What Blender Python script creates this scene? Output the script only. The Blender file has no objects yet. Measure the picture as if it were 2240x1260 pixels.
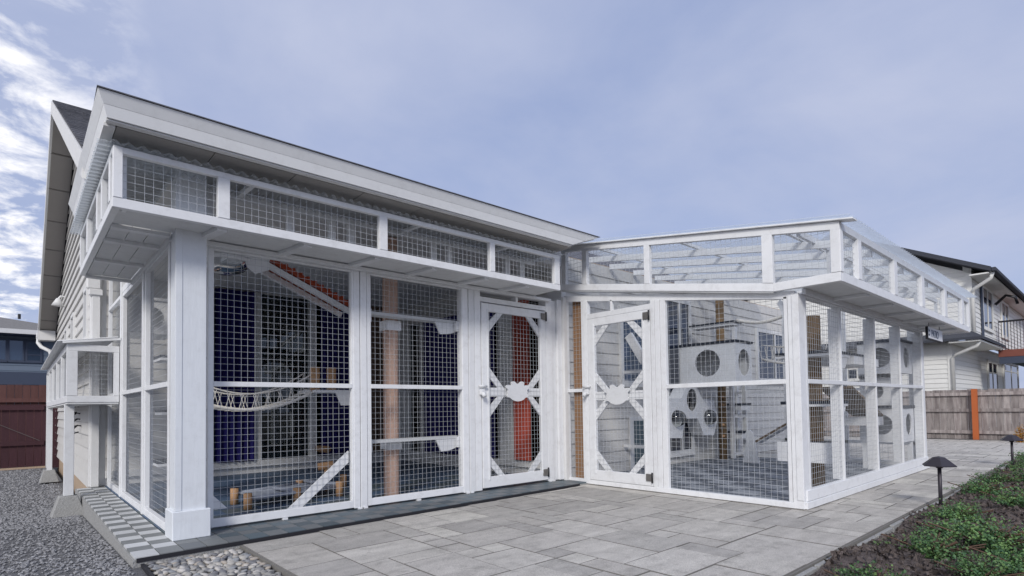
import bpy, bmesh, math, random
from mathutils import Vector, Matrix, Quaternion
from mathutils.geometry import tessellate_polygon
random.seed(7)
S = bpy.context.scene
C = S.collection
R = math.radians

# ------------------------------------------------------------------ camera
cam_d = bpy.data.cameras.new('camera'); cam = bpy.data.objects.new('camera', cam_d); C.objects.link(cam)
S.camera = cam
cam_d.sensor_width = 36.0; cam_d.lens = 1214.46/2240*36.0; cam_d.shift_y = (851.75-630)/2240
cam_d.clip_start = 0.05; cam_d.clip_end = 2000
yaw, pit, rol = 0.73, 0.03208, -0.01471
fw = Vector((math.sin(yaw)*math.cos(pit), math.cos(yaw)*math.cos(pit), math.sin(pit)))
rt = Vector((math.cos(yaw), -math.sin(yaw), 0)); up = rt.cross(fw)
r2 = math.cos(rol)*rt + math.sin(rol)*up; u2 = -math.sin(rol)*rt + math.cos(rol)*up
mw = Matrix(((r2.x, u2.x, -fw.x, -1.233), (r2.y, u2.y, -fw.y, -5.2125), (r2.z, u2.z, -fw.z, 1.0), (0, 0, 0, 1)))
cam.matrix_world = mw
S.render.resolution_x = 1024; S.render.resolution_y = 576

# ------------------------------------------------------------------ sun, sky, exposure
sun_dir = Vector((-0.72, -0.60, 0.62)).normalized()
ld = bpy.data.lights.new('sun', 'SUN'); sun = bpy.data.objects.new('sun', ld); C.objects.link(sun)
sun.rotation_euler = sun_dir.to_track_quat('Z', 'Y').to_euler()
ld.energy = 2.35; ld.angle = R(15); ld.color = (1.0, 0.96, 0.91)
W = bpy.data.worlds.new('World'); S.world = W; W.use_nodes = True
nt = W.node_tree; nt.nodes.clear()
def wn(t, **k):
    n = nt.nodes.new(t)
    for a, b in k.items(): setattr(n, a, b)
    return n
def wl(a, b): nt.links.new(a, b)
out = wn('ShaderNodeOutputWorld'); bg = wn('ShaderNodeBackground'); bg.inputs[1].default_value = 0.10
sky = wn('ShaderNodeTexSky', sky_type='NISHITA'); sky.sun_disc = False
sky.sun_elevation = math.asin(sun_dir.z); sky.sun_rotation = math.atan2(sun_dir.x, sun_dir.y)
sky.air_density = 1.0; sky.dust_density = 1.5; sky.ozone_density = 2.0
tc = wn('ShaderNodeTexCoord'); sep = wn('ShaderNodeSeparateXYZ'); wl(tc.outputs['Generated'], sep.inputs[0])
den = wn('ShaderNodeMath', operation='ADD'); den.inputs[1].default_value = 0.22; wl(sep.outputs[2], den.inputs[0])
mx = wn('ShaderNodeMath', operation='MAXIMUM'); mx.inputs[1].default_value = 0.08; wl(den.outputs[0], mx.inputs[0])
dv = wn('ShaderNodeVectorMath', operation='DIVIDE'); cb = wn('ShaderNodeCombineXYZ')
for i in range(3): wl(mx.outputs[0], cb.inputs[i])
wl(tc.outputs['Generated'], dv.inputs[0]); wl(cb.outputs[0], dv.inputs[1])
# thin high veil
n1 = wn('ShaderNodeTexNoise'); n1.inputs['Scale'].default_value = 1.5; n1.inputs['Detail'].default_value = 7; n1.inputs['Roughness'].default_value = 0.55
n1.inputs['Distortion'].default_value = 0.25
wl(dv.outputs[0], n1.inputs['Vector'])
veil = wn('ShaderNodeValToRGB'); veil.color_ramp.elements[0].position = 0.32; veil.color_ramp.elements[1].position = 0.72
veil.color_ramp.elements[0].color = (.38,.38,.38,1); veil.color_ramp.elements[1].color = (.95,.95,.95,1)
wl(n1.outputs['Fac'], veil.inputs[0])
m0 = wn('ShaderNodeMix', data_type='RGBA'); m0.inputs['Factor'].default_value = .62; wl(sky.outputs[0], m0.inputs['A']); m0.inputs['B'].default_value = (3.0, 4.1, 7.6, 1)
m1 = wn('ShaderNodeMix', data_type='RGBA'); wl(veil.outputs[0], m1.inputs['Factor']); wl(m0.outputs['Result'], m1.inputs['A'])
m1.inputs['B'].default_value = (5.3, 5.8, 7.6, 1)
# broken clouds, denser towards the open north-west side
n2 = wn('ShaderNodeTexNoise'); n2.inputs['Scale'].default_value = 6.0; n2.inputs['Detail'].default_value = 9; n2.inputs['Roughness'].default_value = 0.6
n2.inputs['Distortion'].default_value = 0.25
wl(dv.outputs[0], n2.inputs['Vector'])
cloud = wn('ShaderNodeValToRGB'); cloud.color_ramp.elements[0].position = 0.43; cloud.color_ramp.elements[1].position = 0.60
wl(n2.outputs['Fac'], cloud.inputs[0])
dot = wn('ShaderNodeVectorMath', operation='DOT_PRODUCT'); dot.inputs[1].default_value = Vector((-0.75, 0.62, 0.1)).normalized()
wl(tc.outputs['Generated'], dot.inputs[0])
rm = wn('ShaderNodeMapRange'); rm.inputs['From Min'].default_value = 0.49; rm.inputs['From Max'].default_value = 0.645
wl(dot.outputs['Value'], rm.inputs['Value'])
mu = wn('ShaderNodeMath', operation='MULTIPLY'); wl(cloud.outputs[0], mu.inputs[0]); wl(rm.outputs[0], mu.inputs[1])
m2 = wn('ShaderNodeMix', data_type='RGBA'); wl(mu.outputs[0], m2.inputs['Factor']); wl(m1.outputs['Result'], m2.inputs['A'])
m2.inputs['B'].default_value = (12.5, 12.3, 12.2, 1)
wl(m2.outputs['Result'], bg.inputs[0]); wl(bg.outputs[0], out.inputs[0])
S.view_settings.view_transform = 'Standard'; S.view_settings.look = 'None'; S.view_settings.gamma = 1
S.view_settings.exposure = 0.0; S.view_settings.use_curve_mapping = False

# ------------------------------------------------------------------ materials
def mat(name, col, rough=0.6, metal=0.0, var=0.0, scale=6.0, bump=0.0, bscale=40.0, rnd=0.0, col2=None, spec=0.4, stretch=(1,1,1), rand_cols=None, detail=6, dirt=0.0, speck=0.0):
    m = bpy.data.materials.new(name); m.use_nodes = True
    n = m.node_tree; p = n.nodes['Principled BSDF']
    p.inputs['Roughness'].default_value = rough; p.inputs['Metallic'].default_value = metal
    p.inputs['Specular IOR Level'].default_value = spec
    def N(t, **k):
        x = n.nodes.new(t)
        for a, b in k.items(): setattr(x, a, b)
        return x
    L = n.links.new
    tc = N('ShaderNodeTexCoord'); mp = N('ShaderNodeMapping'); mp.inputs['Scale'].default_value = stretch
    geo = N('ShaderNodeNewGeometry'); oi = N('ShaderNodeObjectInfo')
    L(geo.outputs['Position'], mp.inputs['Vector'])
    c = N('ShaderNodeRGB'); c.outputs[0].default_value = (*col, 1); cur = c.outputs[0]
    if rand_cols:
        cr = N('ShaderNodeValToRGB'); cr.color_ramp.interpolation = 'CONSTANT'
        els = cr.color_ramp.elements
        while len(els) < len(rand_cols): els.new(0.5)
        for i, q in enumerate(rand_cols): els[i].position = i/len(rand_cols); els[i].color = (*q, 1)
        L(oi.outputs['Random'], cr.inputs[0]); cur = cr.outputs[0]
    if col2 is not None or var:
        no = N('ShaderNodeTexNoise'); no.inputs['Scale'].default_value = scale; no.inputs['Detail'].default_value = detail; no.inputs['Roughness'].default_value = 0.6
        L(mp.outputs[0], no.inputs['Vector'])
        ramp = N('ShaderNodeValToRGB'); ramp.color_ramp.elements[0].position = 0.35; ramp.color_ramp.elements[1].position = 0.65
        L(no.outputs['Fac'], ramp.inputs[0])
        if col2 is not None:
            mi = N('ShaderNodeMix', data_type='RGBA'); L(ramp.outputs[0], mi.inputs['Factor']); L(cur, mi.inputs['A']); mi.inputs['B'].default_value = (*col2, 1); cur = mi.outputs['Result']
        if var:
            hs = N('ShaderNodeHueSaturation'); mr = N('ShaderNodeMapRange'); mr.inputs['To Min'].default_value = 1-var; mr.inputs['To Max'].default_value = 1+var
            L(no.outputs['Fac'], mr.inputs['Value']); L(mr.outputs[0], hs.inputs['Value']); L(cur, hs.inputs['Color']); cur = hs.outputs[0]
    if rnd:
        hs = N('ShaderNodeHueSaturation'); mr = N('ShaderNodeMapRange'); mr.inputs['To Min'].default_value = 1-rnd; mr.inputs['To Max'].default_value = 1+rnd
        L(oi.outputs['Random'], mr.inputs['Value']); L(mr.outputs[0], hs.inputs['Value']); L(cur, hs.inputs['Color']); cur = hs.outputs[0]
    if dirt:
        no3 = N('ShaderNodeTexNoise'); no3.inputs['Scale'].default_value = 9; no3.inputs['Detail'].default_value = 8; no3.inputs['Roughness'].default_value = .72
        L(geo.outputs['Position'], no3.inputs['Vector'])
        rp = N('ShaderNodeValToRGB'); rp.color_ramp.elements[0].position = .50; rp.color_ramp.elements[1].position = .78
        rp.color_ramp.elements[1].color = (dirt, dirt, dirt, 1)
        L(no3.outputs['Fac'], rp.inputs[0])
        mi = N('ShaderNodeMix', data_type='RGBA'); L(rp.outputs[0], mi.inputs['Factor']); L(cur, mi.inputs['A']); mi.inputs['B'].default_value = (col[0]*.45, col[1]*.43, col[2]*.40, 1); cur = mi.outputs['Result']
    if speck:
        ns = N('ShaderNodeTexNoise'); ns.inputs['Scale'].default_value = 130; ns.inputs['Detail'].default_value = 3; L(geo.outputs['Position'], ns.inputs['Vector'])
        hs = N('ShaderNodeHueSaturation'); mr = N('ShaderNodeMapRange'); mr.inputs['From Min'].default_value = .3; mr.inputs['From Max'].default_value = .7; mr.inputs['To Min'].default_value = 1-speck; mr.inputs['To Max'].default_value = 1+speck
        L(ns.outputs['Fac'], mr.inputs['Value']); L(mr.outputs[0], hs.inputs['Value']); L(cur, hs.inputs['Color']); cur = hs.outputs[0]
    L(cur, p.inputs['Base Color'])
    if bump:
        nb = N('ShaderNodeTexNoise'); nb.inputs['Scale'].default_value = bscale; nb.inputs['Detail'].default_value = 5
        L(mp.outputs[0], nb.inputs['Vector'])
        b = N('ShaderNodeBump'); b.inputs['Strength'].default_value = bump; b.inputs['Distance'].default_value = 0.02
        L(nb.outputs['Fac'], b.inputs['Height']); L(b.outputs[0], p.inputs['Normal'])
    return m
def glass_mat(name, tint=(1,1,1), refl=0.9, rough=0.0, base=0.0):
    m = bpy.data.materials.new(name); m.use_nodes = True; n = m.node_tree; n.nodes.clear()
    o = n.nodes.new('ShaderNodeOutputMaterial'); t = n.nodes.new('ShaderNodeBsdfTransparent'); g = n.nodes.new('ShaderNodeBsdfGlossy'); mi = n.nodes.new('ShaderNodeMixShader'); f = n.nodes.new('ShaderNodeFresnel')
    t.inputs[0].default_value = (*tint, 1); g.inputs['Roughness'].default_value = rough; f.inputs[0].default_value = 1.52
    ad = n.nodes.new('ShaderNodeMath'); ad.operation = 'ADD'; ad.inputs[1].default_value = base; ad.use_clamp = True
    n.links.new(f.outputs[0], ad.inputs[0]); n.links.new(ad.outputs[0], mi.inputs[0]); n.links.new(t.outputs[0], mi.inputs[1]); n.links.new(g.outputs[0], mi.inputs[2]); n.links.new(mi.outputs[0], o.inputs[0])
    return m
def poly_mat(name):
    m = bpy.data.materials.new(name); m.use_nodes = True; n = m.node_tree; n.nodes.clear()
    o = n.nodes.new('ShaderNodeOutputMaterial'); t = n.nodes.new('ShaderNodeBsdfTransparent'); tl = n.nodes.new('ShaderNodeBsdfTranslucent'); g = n.nodes.new('ShaderNodeBsdfPrincipled')
    g.inputs['Base Color'].default_value = (.86, .89, .92, 1); g.inputs['Roughness'].default_value = .22
    tl.inputs[0].default_value = (.85, .88, .92, 1); t.inputs[0].default_value = (.9, .93, .95, 1)
    a = n.nodes.new('ShaderNodeMixShader'); b = n.nodes.new('ShaderNodeMixShader'); a.inputs[0].default_value = .5; b.inputs[0].default_value = .60
    n.links.new(tl.outputs[0], a.inputs[1]); n.links.new(g.outputs[0], a.inputs[2]); n.links.new(a.outputs[0], b.inputs[1]); n.links.new(t.outputs[0], b.inputs[2]); n.links.new(b.outputs[0], o.inputs[0])
    return m

M_white = mat('white_paint', (.80,.81,.82), .42, var=.05, scale=3, bump=.05, bscale=60, rnd=.04, dirt=.32)
M_board = mat('white_board', (.74,.75,.76), .55, var=.06, scale=4, bump=.08, bscale=50, rnd=.04, dirt=.25)
M_under = mat('painted_plywood', (.70,.71,.71), .6, var=.08, scale=3, bump=.1, bscale=30, dirt=.3)
M_wire = mat('galvanised_wire', (.50,.52,.54), .4, metal=.2)
M_column = mat('column_paint', (.72,.75,.78), .5, var=.06, scale=5, bump=.12, bscale=35, stretch=(1,1,.15), dirt=.18)
M_siding = mat('house_siding', (.62,.61,.585), .6, var=.06, scale=3, bump=.10, bscale=40, stretch=(1,1,5), rnd=.05, dirt=.25)
M_trim = mat('house_trim', (.74,.74,.73), .5, var=.04, scale=2, bump=.04, dirt=.2)
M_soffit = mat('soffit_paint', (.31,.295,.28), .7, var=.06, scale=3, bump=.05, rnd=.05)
M_gutter = mat('gutter_metal', (.82,.83,.83), .4, var=.04, scale=2, dirt=.2)
M_shingle = mat('asphalt_shingle', (.075,.08,.095), .85, col2=(.15,.15,.165), scale=16, bump=.6, bscale=50, stretch=(1,6,6), rnd=.2)
M_glass = glass_mat('window_glass', (.85,.92,.95), base=.0)
M_clear = glass_mat('clear_acrylic', (.92,.95,.97), base=.04)
M_dglass = mat('dark_window_glass', (.02,.028,.05), .06, spec=.9)
M_bglass = mat('sky_window_glass', (.05,.08,.13), .05, spec=1.0, metal=.35)
M_navy = mat('navy_curtain_cloth', (.013,.011,.12), .85, var=.25, scale=4, stretch=(6,6,.3))
M_red = mat('red_curtain_cloth', (.44,.075,.045), .85, var=.2, scale=5, stretch=(6,6,.3))
M_brownc = mat('brown_curtain_cloth', (.17,.12,.09), .85, var=.2, scale=5, stretch=(6,6,.3))
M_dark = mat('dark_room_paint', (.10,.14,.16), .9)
M_conc = mat('concrete', (.34,.34,.33), .85, var=.18, scale=9, bump=.5, bscale=60, dirt=.4, speck=.2)
M_tileL = mat('light_deck_tile', (.56,.57,.57), .55, var=.06, scale=5, bump=.06, rnd=.06)
M_tileD = mat('grey_deck_tile', (.20,.21,.21), .55, var=.08, scale=5, bump=.06, rnd=.07)
M_tileN = mat('blue_deck_tile', (.08,.125,.20), .5, var=.12, scale=5, rnd=.2)
M_tileG = mat('charcoal_deck_tile', (.17,.182,.19), .55, var=.1, scale=5, rnd=.12)
M_tileT = mat('slate_deck_tile', (.10,.13,.15), .5, var=.12, scale=5, rnd=.2)
M_tileW1 = mat('pale_floor_tile', (.30,.32,.35), .5, var=.08, rnd=.08)
M_tileW2 = mat('dark_floor_tile', (.12,.135,.16), .5, var=.08, rnd=.12)
M_paver = mat('paver_stone', (.30,.30,.285), .85, var=.40, scale=4.5, bump=.4, bscale=70, rand_cols=[(.51,.485,.44),(.44,.42,.385),(.57,.545,.49),(.47,.445,.405),(.53,.505,.46),(.41,.39,.36),(.49,.465,.425)], stretch=(.5,1.8,1), dirt=.6, detail=8, speck=.22)
M_joint = mat('joint_sand', (.19,.182,.168), .95, var=.2, scale=20)
M_pebble = mat('river_pebble', (.3,.3,.28), .6, var=.2, scale=18, rand_cols=[(.34,.33,.31),(.22,.22,.22),(.44,.42,.38),(.28,.29,.30),(.38,.34,.29),(.17,.17,.18),(.50,.48,.45)], bump=.15)
M_pebbleS = mat('river_pebble_bed', (.36,.35,.33), .65, col2=(.18,.18,.18), scale=22, bump=.2)
M_gravel = mat('crushed_gravel', (.17,.172,.18), .85, col2=(.40,.40,.41), scale=28, bump=.5, bscale=120)
M_gravelS = mat('gravel_ground', (.11,.112,.12), .9, col2=(.24,.24,.25), scale=60, bump=1.0, bscale=160)
M_mulch = mat('bark_mulch', (.075,.06,.055), .95, col2=(.17,.14,.13), scale=30, bump=.9, bscale=90)
M_leafA = mat('leaf_green', (.085,.18,.055), .5, rnd=.25, col2=(.045,.11,.05), scale=14)
M_leafB = mat('leaf_fresh', (.155,.25,.08), .5, rnd=.2, col2=(.09,.19,.06), scale=18)
M_leafR = mat('leaf_orange', (.45,.13,.03), .6, col2=(.35,.28,.05), scale=30)
M_stem = mat('stem', (.10,.06,.04), .8)
M_log = mat('peeled_log', (.46,.27,.14), .7, var=.15, scale=8, bump=.2, stretch=(1,1,.2))
M_sisal = mat('sisal_rope', (.27,.18,.10), .9, var=.25, scale=14, bump=.8, bscale=70, stretch=(.4,.4,4))
M_cork = mat('cork_board', (.27,.155,.085), .9, var=.2, scale=30, bump=.3, bscale=120)
M_pinkc = mat('tan_post_carpet', (.60,.41,.32), .95, var=.3, scale=40, bump=.7, bscale=160)
M_redc = mat('red_carpet', (.42,.075,.03), .95, var=.3, scale=25, bump=.8, bscale=140)
M_navyc = mat('dark_carpet', (.035,.042,.06), .95, var=.3, scale=25, bump=.6, bscale=140)
M_rampc = mat('brown_ramp_carpet', (.21,.15,.10), .95, var=.25, scale=25, bump=.6, bscale=120)
M_rope = mat('natural_rope', (.82,.79,.73), .9, var=.15, scale=40, bump=.5, bscale=200)
M_fleece = mat('grey_fleece', (.33,.36,.42), .95, var=.2, scale=12, bump=.4)
M_black = mat('black_metal', (.03,.03,.035), .4, metal=.4)
M_hinge = mat('hinge_metal', (.20,.19,.18), .45, metal=.5, var=.2)
M_bronze = mat('bronze_lamp_metal', (.055,.05,.06), .45, metal=.4, var=.15)
M_fence = mat('weathered_fence', (.40,.36,.34), .85, col2=(.20,.17,.165), scale=5, bump=.4, bscale=30, stretch=(3,3,.35), rnd=.22, dirt=.5)
M_fpost = mat('orange_stained_post', (.46,.12,.035), .7, var=.15, scale=5)
M_maroon = mat('maroon_fence', (.050,.018,.024), .75, var=.3, scale=5, bump=.3, stretch=(3,3,.35), rnd=.25)
M_redfence = mat('red_brown_fence', (.12,.055,.05), .8, var=.3, scale=5, bump=.3, stretch=(3,3,.35), rnd=.2)
M_nsid = mat('neighbour_siding', (.80,.80,.77), .6, var=.04, rnd=.03, dirt=.15)
M_nroof = mat('neighbour_roof', (.05,.055,.07), .8, var=.2, scale=20, bump=.4)
M_ndeck = mat('balcony_deck_wood', (.22,.075,.055), .75, var=.2)
M_nblue = mat('slate_blue_siding', (.16,.20,.26), .7, var=.06, rnd=.05)
M_nblued = mat('slate_blue_trim', (.055,.07,.11), .6)
M_groof = mat('grey_roof', (.16,.155,.15), .85, col2=(.24,.23,.22), scale=12, bump=.4, stretch=(1,1,8))
M_tan = mat('foundation_tan', (.46,.35,.25), .9, var=.2, scale=8, bump=.4)
M_ground = mat('soil', (.12,.11,.09), .95, var=.3, scale=1.5, bump=.5, bscale=8)
M_poly = poly_mat('corrugated_polycarbonate')
M_signb = mat('sign_board', (.80,.81,.83), .5)
M_signt = mat('sign_ink', (.10,.14,.22), .6)
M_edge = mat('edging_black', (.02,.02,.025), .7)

# ------------------------------------------------------------------ builders
POS = {}
def thing(name, label, cat, loc, group=None):
    o = bpy.data.objects.new(name, None); C.objects.link(o); o.location = loc; POS[o.name] = Vector(loc)
    o.empty_display_size = .1
    o['label'] = label; o['category'] = cat
    if group: o['group'] = group
    return o
def tag(o, label, cat, group=None):
    o['label'] = label; o['category'] = cat
    if group: o['group'] = group
    return o
def struct(o): o['kind'] = 'structure'; return o
def stuff(o): o['kind'] = 'stuff'; return o
def link(name, me, m, parent, loc):
    o = bpy.data.objects.new(name, me); C.objects.link(o)
    if m and not me.materials: me.materials.append(m)
    loc = Vector(loc); POS[o.name] = loc
    if parent is not None:
        o.parent = parent; o.location = loc - POS[parent.name]
    else: o.location = loc
    return o
def mesh(name, verts, faces, m, parent=None, smooth=False, fixn=True, origin=None):
    vs = [Vector(v) for v in verts]
    lo = Vector((min(v.x for v in vs), min(v.y for v in vs), min(v.z for v in vs)))
    hi = Vector((max(v.x for v in vs), max(v.y for v in vs), max(v.z for v in vs)))
    c = Vector(((lo.x+hi.x)/2, (lo.y+hi.y)/2, lo.z)) if origin is None else Vector(origin)
    me = bpy.data.meshes.new(name); me.from_pydata([v-c for v in vs], [], faces)
    if fixn:
        bm = bmesh.new(); bm.from_mesh(me); bmesh.ops.recalc_face_normals(bm, faces=bm.faces); bm.to_mesh(me); bm.free()
    if smooth:
        for p in me.polygons: p.use_smooth = True
    return link(name, me, m, parent, c)
class MB:
    def __init__(s): s.v = []; s.f = []
    def hexa(s, p):
        b = len(s.v); s.v += [Vector(q) for q in p]
        for f in ((0,3,2,1),(4,5,6,7),(0,1,5,4),(1,2,6,5),(2,3,7,6),(3,0,4,7)): s.f.append(tuple(b+i for i in f))
        return s
    def box(s, x0,x1,y0,y1,z0,z1):
        if x0>x1: x0,x1=x1,x0
        if y0>y1: y0,y1=y1,y0
        return s.hexa([(x0,y0,z0),(x1,y0,z0),(x1,y1,z0),(x0,y1,z0),(x0,y0,z1),(x1,y0,z1),(x1,y1,z1),(x0,y1,z1)])
    def bar(s, a, b, w, h, upv=(0,0,1)):
        a = Vector(a); b = Vector(b); d = (b-a).normalized(); u = Vector(upv)
        if abs(d.dot(u)) > .98: u = Vector((1,0,0))
        sd = d.cross(u).normalized(); u = sd.cross(d).normalized()
        sd *= w/2; u *= h/2
        return s.hexa([a-sd-u, a+sd-u, b+sd-u, b-sd-u, a-sd+u, a+sd+u, b+sd+u, b-sd+u])
    def tube(s, pts, rad, n=8, caps=True):
        pts = [Vector(p) for p in pts]; rads = rad if isinstance(rad, (list,tuple)) else [rad]*len(pts)
        rings = []
        for i, p in enumerate(pts):
            d = (pts[min(i+1,len(pts)-1)] - pts[max(i-1,0)]).normalized()
            u = Vector((0,0,1)) if abs(d.z) < .9 else Vector((1,0,0))
            a = d.cross(u).normalized(); b = d.cross(a)
            base = len(s.v)
            for k in range(n):
                t = 2*math.pi*k/n; s.v.append(p + (a*math.cos(t)+b*math.sin(t))*rads[i])
            rings.append(base)
        for i in range(len(rings)-1):
            for k in range(n):
                s.f.append((rings[i]+k, rings[i]+(k+1)%n, rings[i+1]+(k+1)%n, rings[i+1]+k))
        if caps:
            s.f.append(tuple(rings[0]+k for k in range(n))[::-1]); s.f.append(tuple(rings[-1]+k for k in range(n)))
        return s
    def plate(s, fn, outer, holes, d0, d1):
        """polygon in (u,z) with holes, extruded d0..d1; fn maps (u,d,z) to world"""
        loops = [list(outer)] + [list(h) for h in holes]
        flat = [p for l in loops for p in l]
        tris = tessellate_polygon([[Vector((p[0],p[1],0)) for p in l] for l in loops])
        b = len(s.v); n = len(flat)
        s.v += [Vector(fn(p[0],d0,p[1])) for p in flat] + [Vector(fn(p[0],d1,p[1])) for p in flat]
        for t in tris:
            s.f.append((b+t[0],b+t[1],b+t[2])); s.f.append((b+n+t[2],b+n+t[1],b+n+t[0]))
        k = 0
        for l in loops:
            m_ = len(l)
            for i in range(m_):
                i0, i1 = k+i, k+(i+1)%m_
                s.f.append((b+i0,b+i1,b+n+i1,b+n+i0))
            k += m_
        return s
    def out(s, name, m, parent=None, smooth=False, fixn=True, bevel=0.0, origin=None):
        o = mesh(name, s.v, s.f, m, parent, smooth, fixn, origin)
        if bevel:
            bm = bmesh.new(); bm.from_mesh(o.data)
            bmesh.ops.bevel(bm, geom=list(bm.edges), offset=bevel, segments=1, affect='EDGES'); bm.to_mesh(o.data); bm.free()
        return o
def box(name, m, parent, x0,x1,y0,y1,z0,z1, bevel=0.0): return MB().box(x0,x1,y0,y1,z0,z1).out(name, m, parent, bevel=bevel)
def bar(name, m, parent, a, b, w, h, upv=(0,0,1), bevel=0.0): return MB().bar(a,b,w,h,upv).out(name, m, parent, bevel=bevel)
def circ(cx, cz, r, n=28, rz=None, t0=0):
    rz = rz or r
    return [(cx+r*math.cos(t0+2*math.pi*i/n), cz+rz*math.sin(t0+2*math.pi*i/n)) for i in range(n)]
# wall frames of reference: (u along wall, d inwards, z)
def FM(u,d,z): return (u, d, z)                    # porch front, Y = 0
def FS(u,d,z): return (-.286+d, u, z)              # porch left side, X = -.286
def FW(u,d,z): return (4.413+d, -u, z)             # wing front, X = 4.413
def FE(u,d,z): return (u, -3.084+d, z)             # wing end, Y = -3.084
def fbox(fn, name, m, parent, u0,u1,d0,d1,z0,z1, bevel=.003):
    p = [fn(u0,d0,z0),fn(u1,d0,z0),fn(u1,d1,z0),fn(u0,d1,z0),fn(u0,d0,z1),fn(u1,d0,z1),fn(u1,d1,z1),fn(u0,d1,z1)]
    return MB().hexa(p).out(name, m, parent, bevel=bevel)
def fhex(fn, name, m, parent, u0,u1,d0,d1, za0, za1, zb0, zb1, bevel=.003):
    """sloping rail: z range za0..za1 at u0 and zb0..zb1 at u1"""
    p = [fn(u0,d0,za0),fn(u1,d0,zb0),fn(u1,d1,zb0),fn(u0,d1,za0),fn(u0,d0,za1),fn(u1,d0,zb1),fn(u1,d1,zb1),fn(u0,d1,za1)]
    return MB().hexa(p).out(name, m, parent, bevel=bevel)
STEP = .0565; WR = .00115
def wires(fn, parent, u0,u1,z0,z1,d=.05, step=STEP, r=WR, zlo=None, zhi=None, off=0.0):
    mb = MB(); zlo = zlo or (lambda u: z0); zhi = zhi or (lambda u: z1)
    def prism(a, b, axis):
        b0 = len(mb.v)
        if axis == 'z':
            q = [(-r,-r),(r,-r),(r,r),(-r,r)]
            for (u,z) in (a,b):
                for (e,g) in q: mb.v.append(Vector(fn(u+e, d+g, z)))
        else:
            q = [(-r,-r),(r,-r),(r,r),(-r,r)]
            for (u,z) in (a,b):
                for (e,g) in q: mb.v.append(Vector(fn(u, d+2*r+g, z+e)))
        for k in range(4): mb.f.append((b0+k, b0+(k+1)%4, b0+4+(k+1)%4, b0+4+k))
    n = int((u1-u0)/step); s0 = (u1-u0-n*step)/2 + off
    for i in range(n+1):
        u = u0+s0+i*step + random.uniform(-.003,.003)
        if u0 < u < u1: prism((u,zlo(u)),(u+random.uniform(-.002,.002),zhi(u)),'z')
    n = int((z1-z0)/step)
    for i in range(1,n+1):
        z = z0+i*step - step*.4
        # clip to sloping limits
        us = [u0+(u1-u0)*k/40 for k in range(41)]
        ok = [u for u in us if zlo(u) <= z <= zhi(u)]
        if len(ok) > 1: prism((ok[0],z),(ok[-1],z+random.uniform(-.002,.002)),'u')
    return stuff(mb.out('wire_mesh', M_wire, parent, fixn=False))
def corrugated(name, parent, x0,x1, fpt, period=.082, amp=.012, seg=6, rows=2):
    """sheet whose waves run along x0..x1; fpt(s, t, wave) gives the world point, t in 0..1"""
    n = int((x1-x0)/period*seg); vs=[]; fs=[]
    for i in range(n+1):
        s = x0+(x1-x0)*i/n; w = amp*math.sin(2*math.pi*i/seg)
        for t in range(rows): vs.append(fpt(s, t/(rows-1), w))
    for i in range(n):
        for t in range(rows-1): fs.append((i*rows+t,(i+1)*rows+t,(i+1)*rows+t+1,i*rows+t+1))
    o = mesh(name, vs, fs, M_poly, parent, smooth=True, fixn=False)
    return o
def curtain(name, label, m, fn, u0,u1,d,z0,z1, folds=7, amp=.05):
    n = folds*8; vs=[]; fs=[]
    for i in range(n+1):
        u = u0+(u1-u0)*i/n; w = amp*math.sin(2*math.pi*folds*i/n)+.3*amp*math.sin(9.1*i/n*3)
        vs += [fn(u,d+w*.7,z0), fn(u,d+w,(z0+z1)/2), fn(u,d+w*.8,z1)]
    for i in range(n):
        for k in range(2): fs.append((3*i+k,3*i+3+k,3*i+4+k,3*i+1+k))
    o = mesh(name, vs, fs, m, None, smooth=True, fixn=False)
    return tag(o, label, 'curtain', 'curtains behind the porch windows')
def siding(parent, fn, u0f, u1f, z0, z1, exp=.18, d_bot=-.022, d_top=-.006, m=None, name='siding_board'):
    z = z0
    while z < z1-.02:
        zt = min(z+exp, z1)
        a0,b0,a1,b1 = u0f(z),u1f(z),u0f(zt),u1f(zt)
        if b1-a1 < .02: a1 = b1 = (a1+b1)/2
        if b0-a0 > .05:
            MB().hexa([fn(a0,d_bot,z),fn(b0,d_bot,z),fn(b0,.02,z),fn(a0,.02,z),fn(a1,d_top,zt+.004),fn(b1,d_top,zt+.004),fn(b1,.02,zt+.004),fn(a1,.02,zt+.004)]).out(name, m or M_siding, parent)
        z += exp
def window(parent, fn, u0,u1,z0,z1, fw_=.06, glass=None, mull=(), d=-.05, frame=None, trans=()):
    """frame set on a wall, with jambs, head, sill and panes as its pieces"""
    fr = frame or M_trim
    w = fbox(fn,'window',fr,parent,u0-.01,u1+.01,d-.008,d+.05,z0-.05,z0,0)      # sill carries the rest
    fbox(fn,'jamb',fr,w,u0,u0+fw_,d,d+.05,z0,z1,0); fbox(fn,'jamb',fr,w,u1-fw_,u1,d,d+.05,z0,z1,0)
    fbox(fn,'head',fr,w,u0+fw_,u1-fw_,d,d+.05,z1-fw_,z1,0)
    fbox(fn,'sash_rail',fr,w,u0+fw_,u1-fw_,d,d+.05,z0,z0+fw_*.7,0)
    cuts = [u0+fw_] + list(mull) + [u1-fw_]
    for q in mull: fbox(fn,'mullion',fr,w,q-.022,q+.022,d+.004,d+.05,z0+fw_*.7,z1-fw_,0)
    for q in trans: fbox(fn,'transom',fr,w,u0+fw_,u1-fw_,d+.006,d+.048,q-.02,q+.02,0)
    for i in range(len(cuts)-1):
        fbox(fn,'pane',glass or M_dglass,w,cuts[i]+(.022 if i else 0),cuts[i+1]-(.022 if i<len(cuts)-2 else 0),d+.022,d+.03,z0+fw_*.7,z1-fw_,0)
    return w

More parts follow.
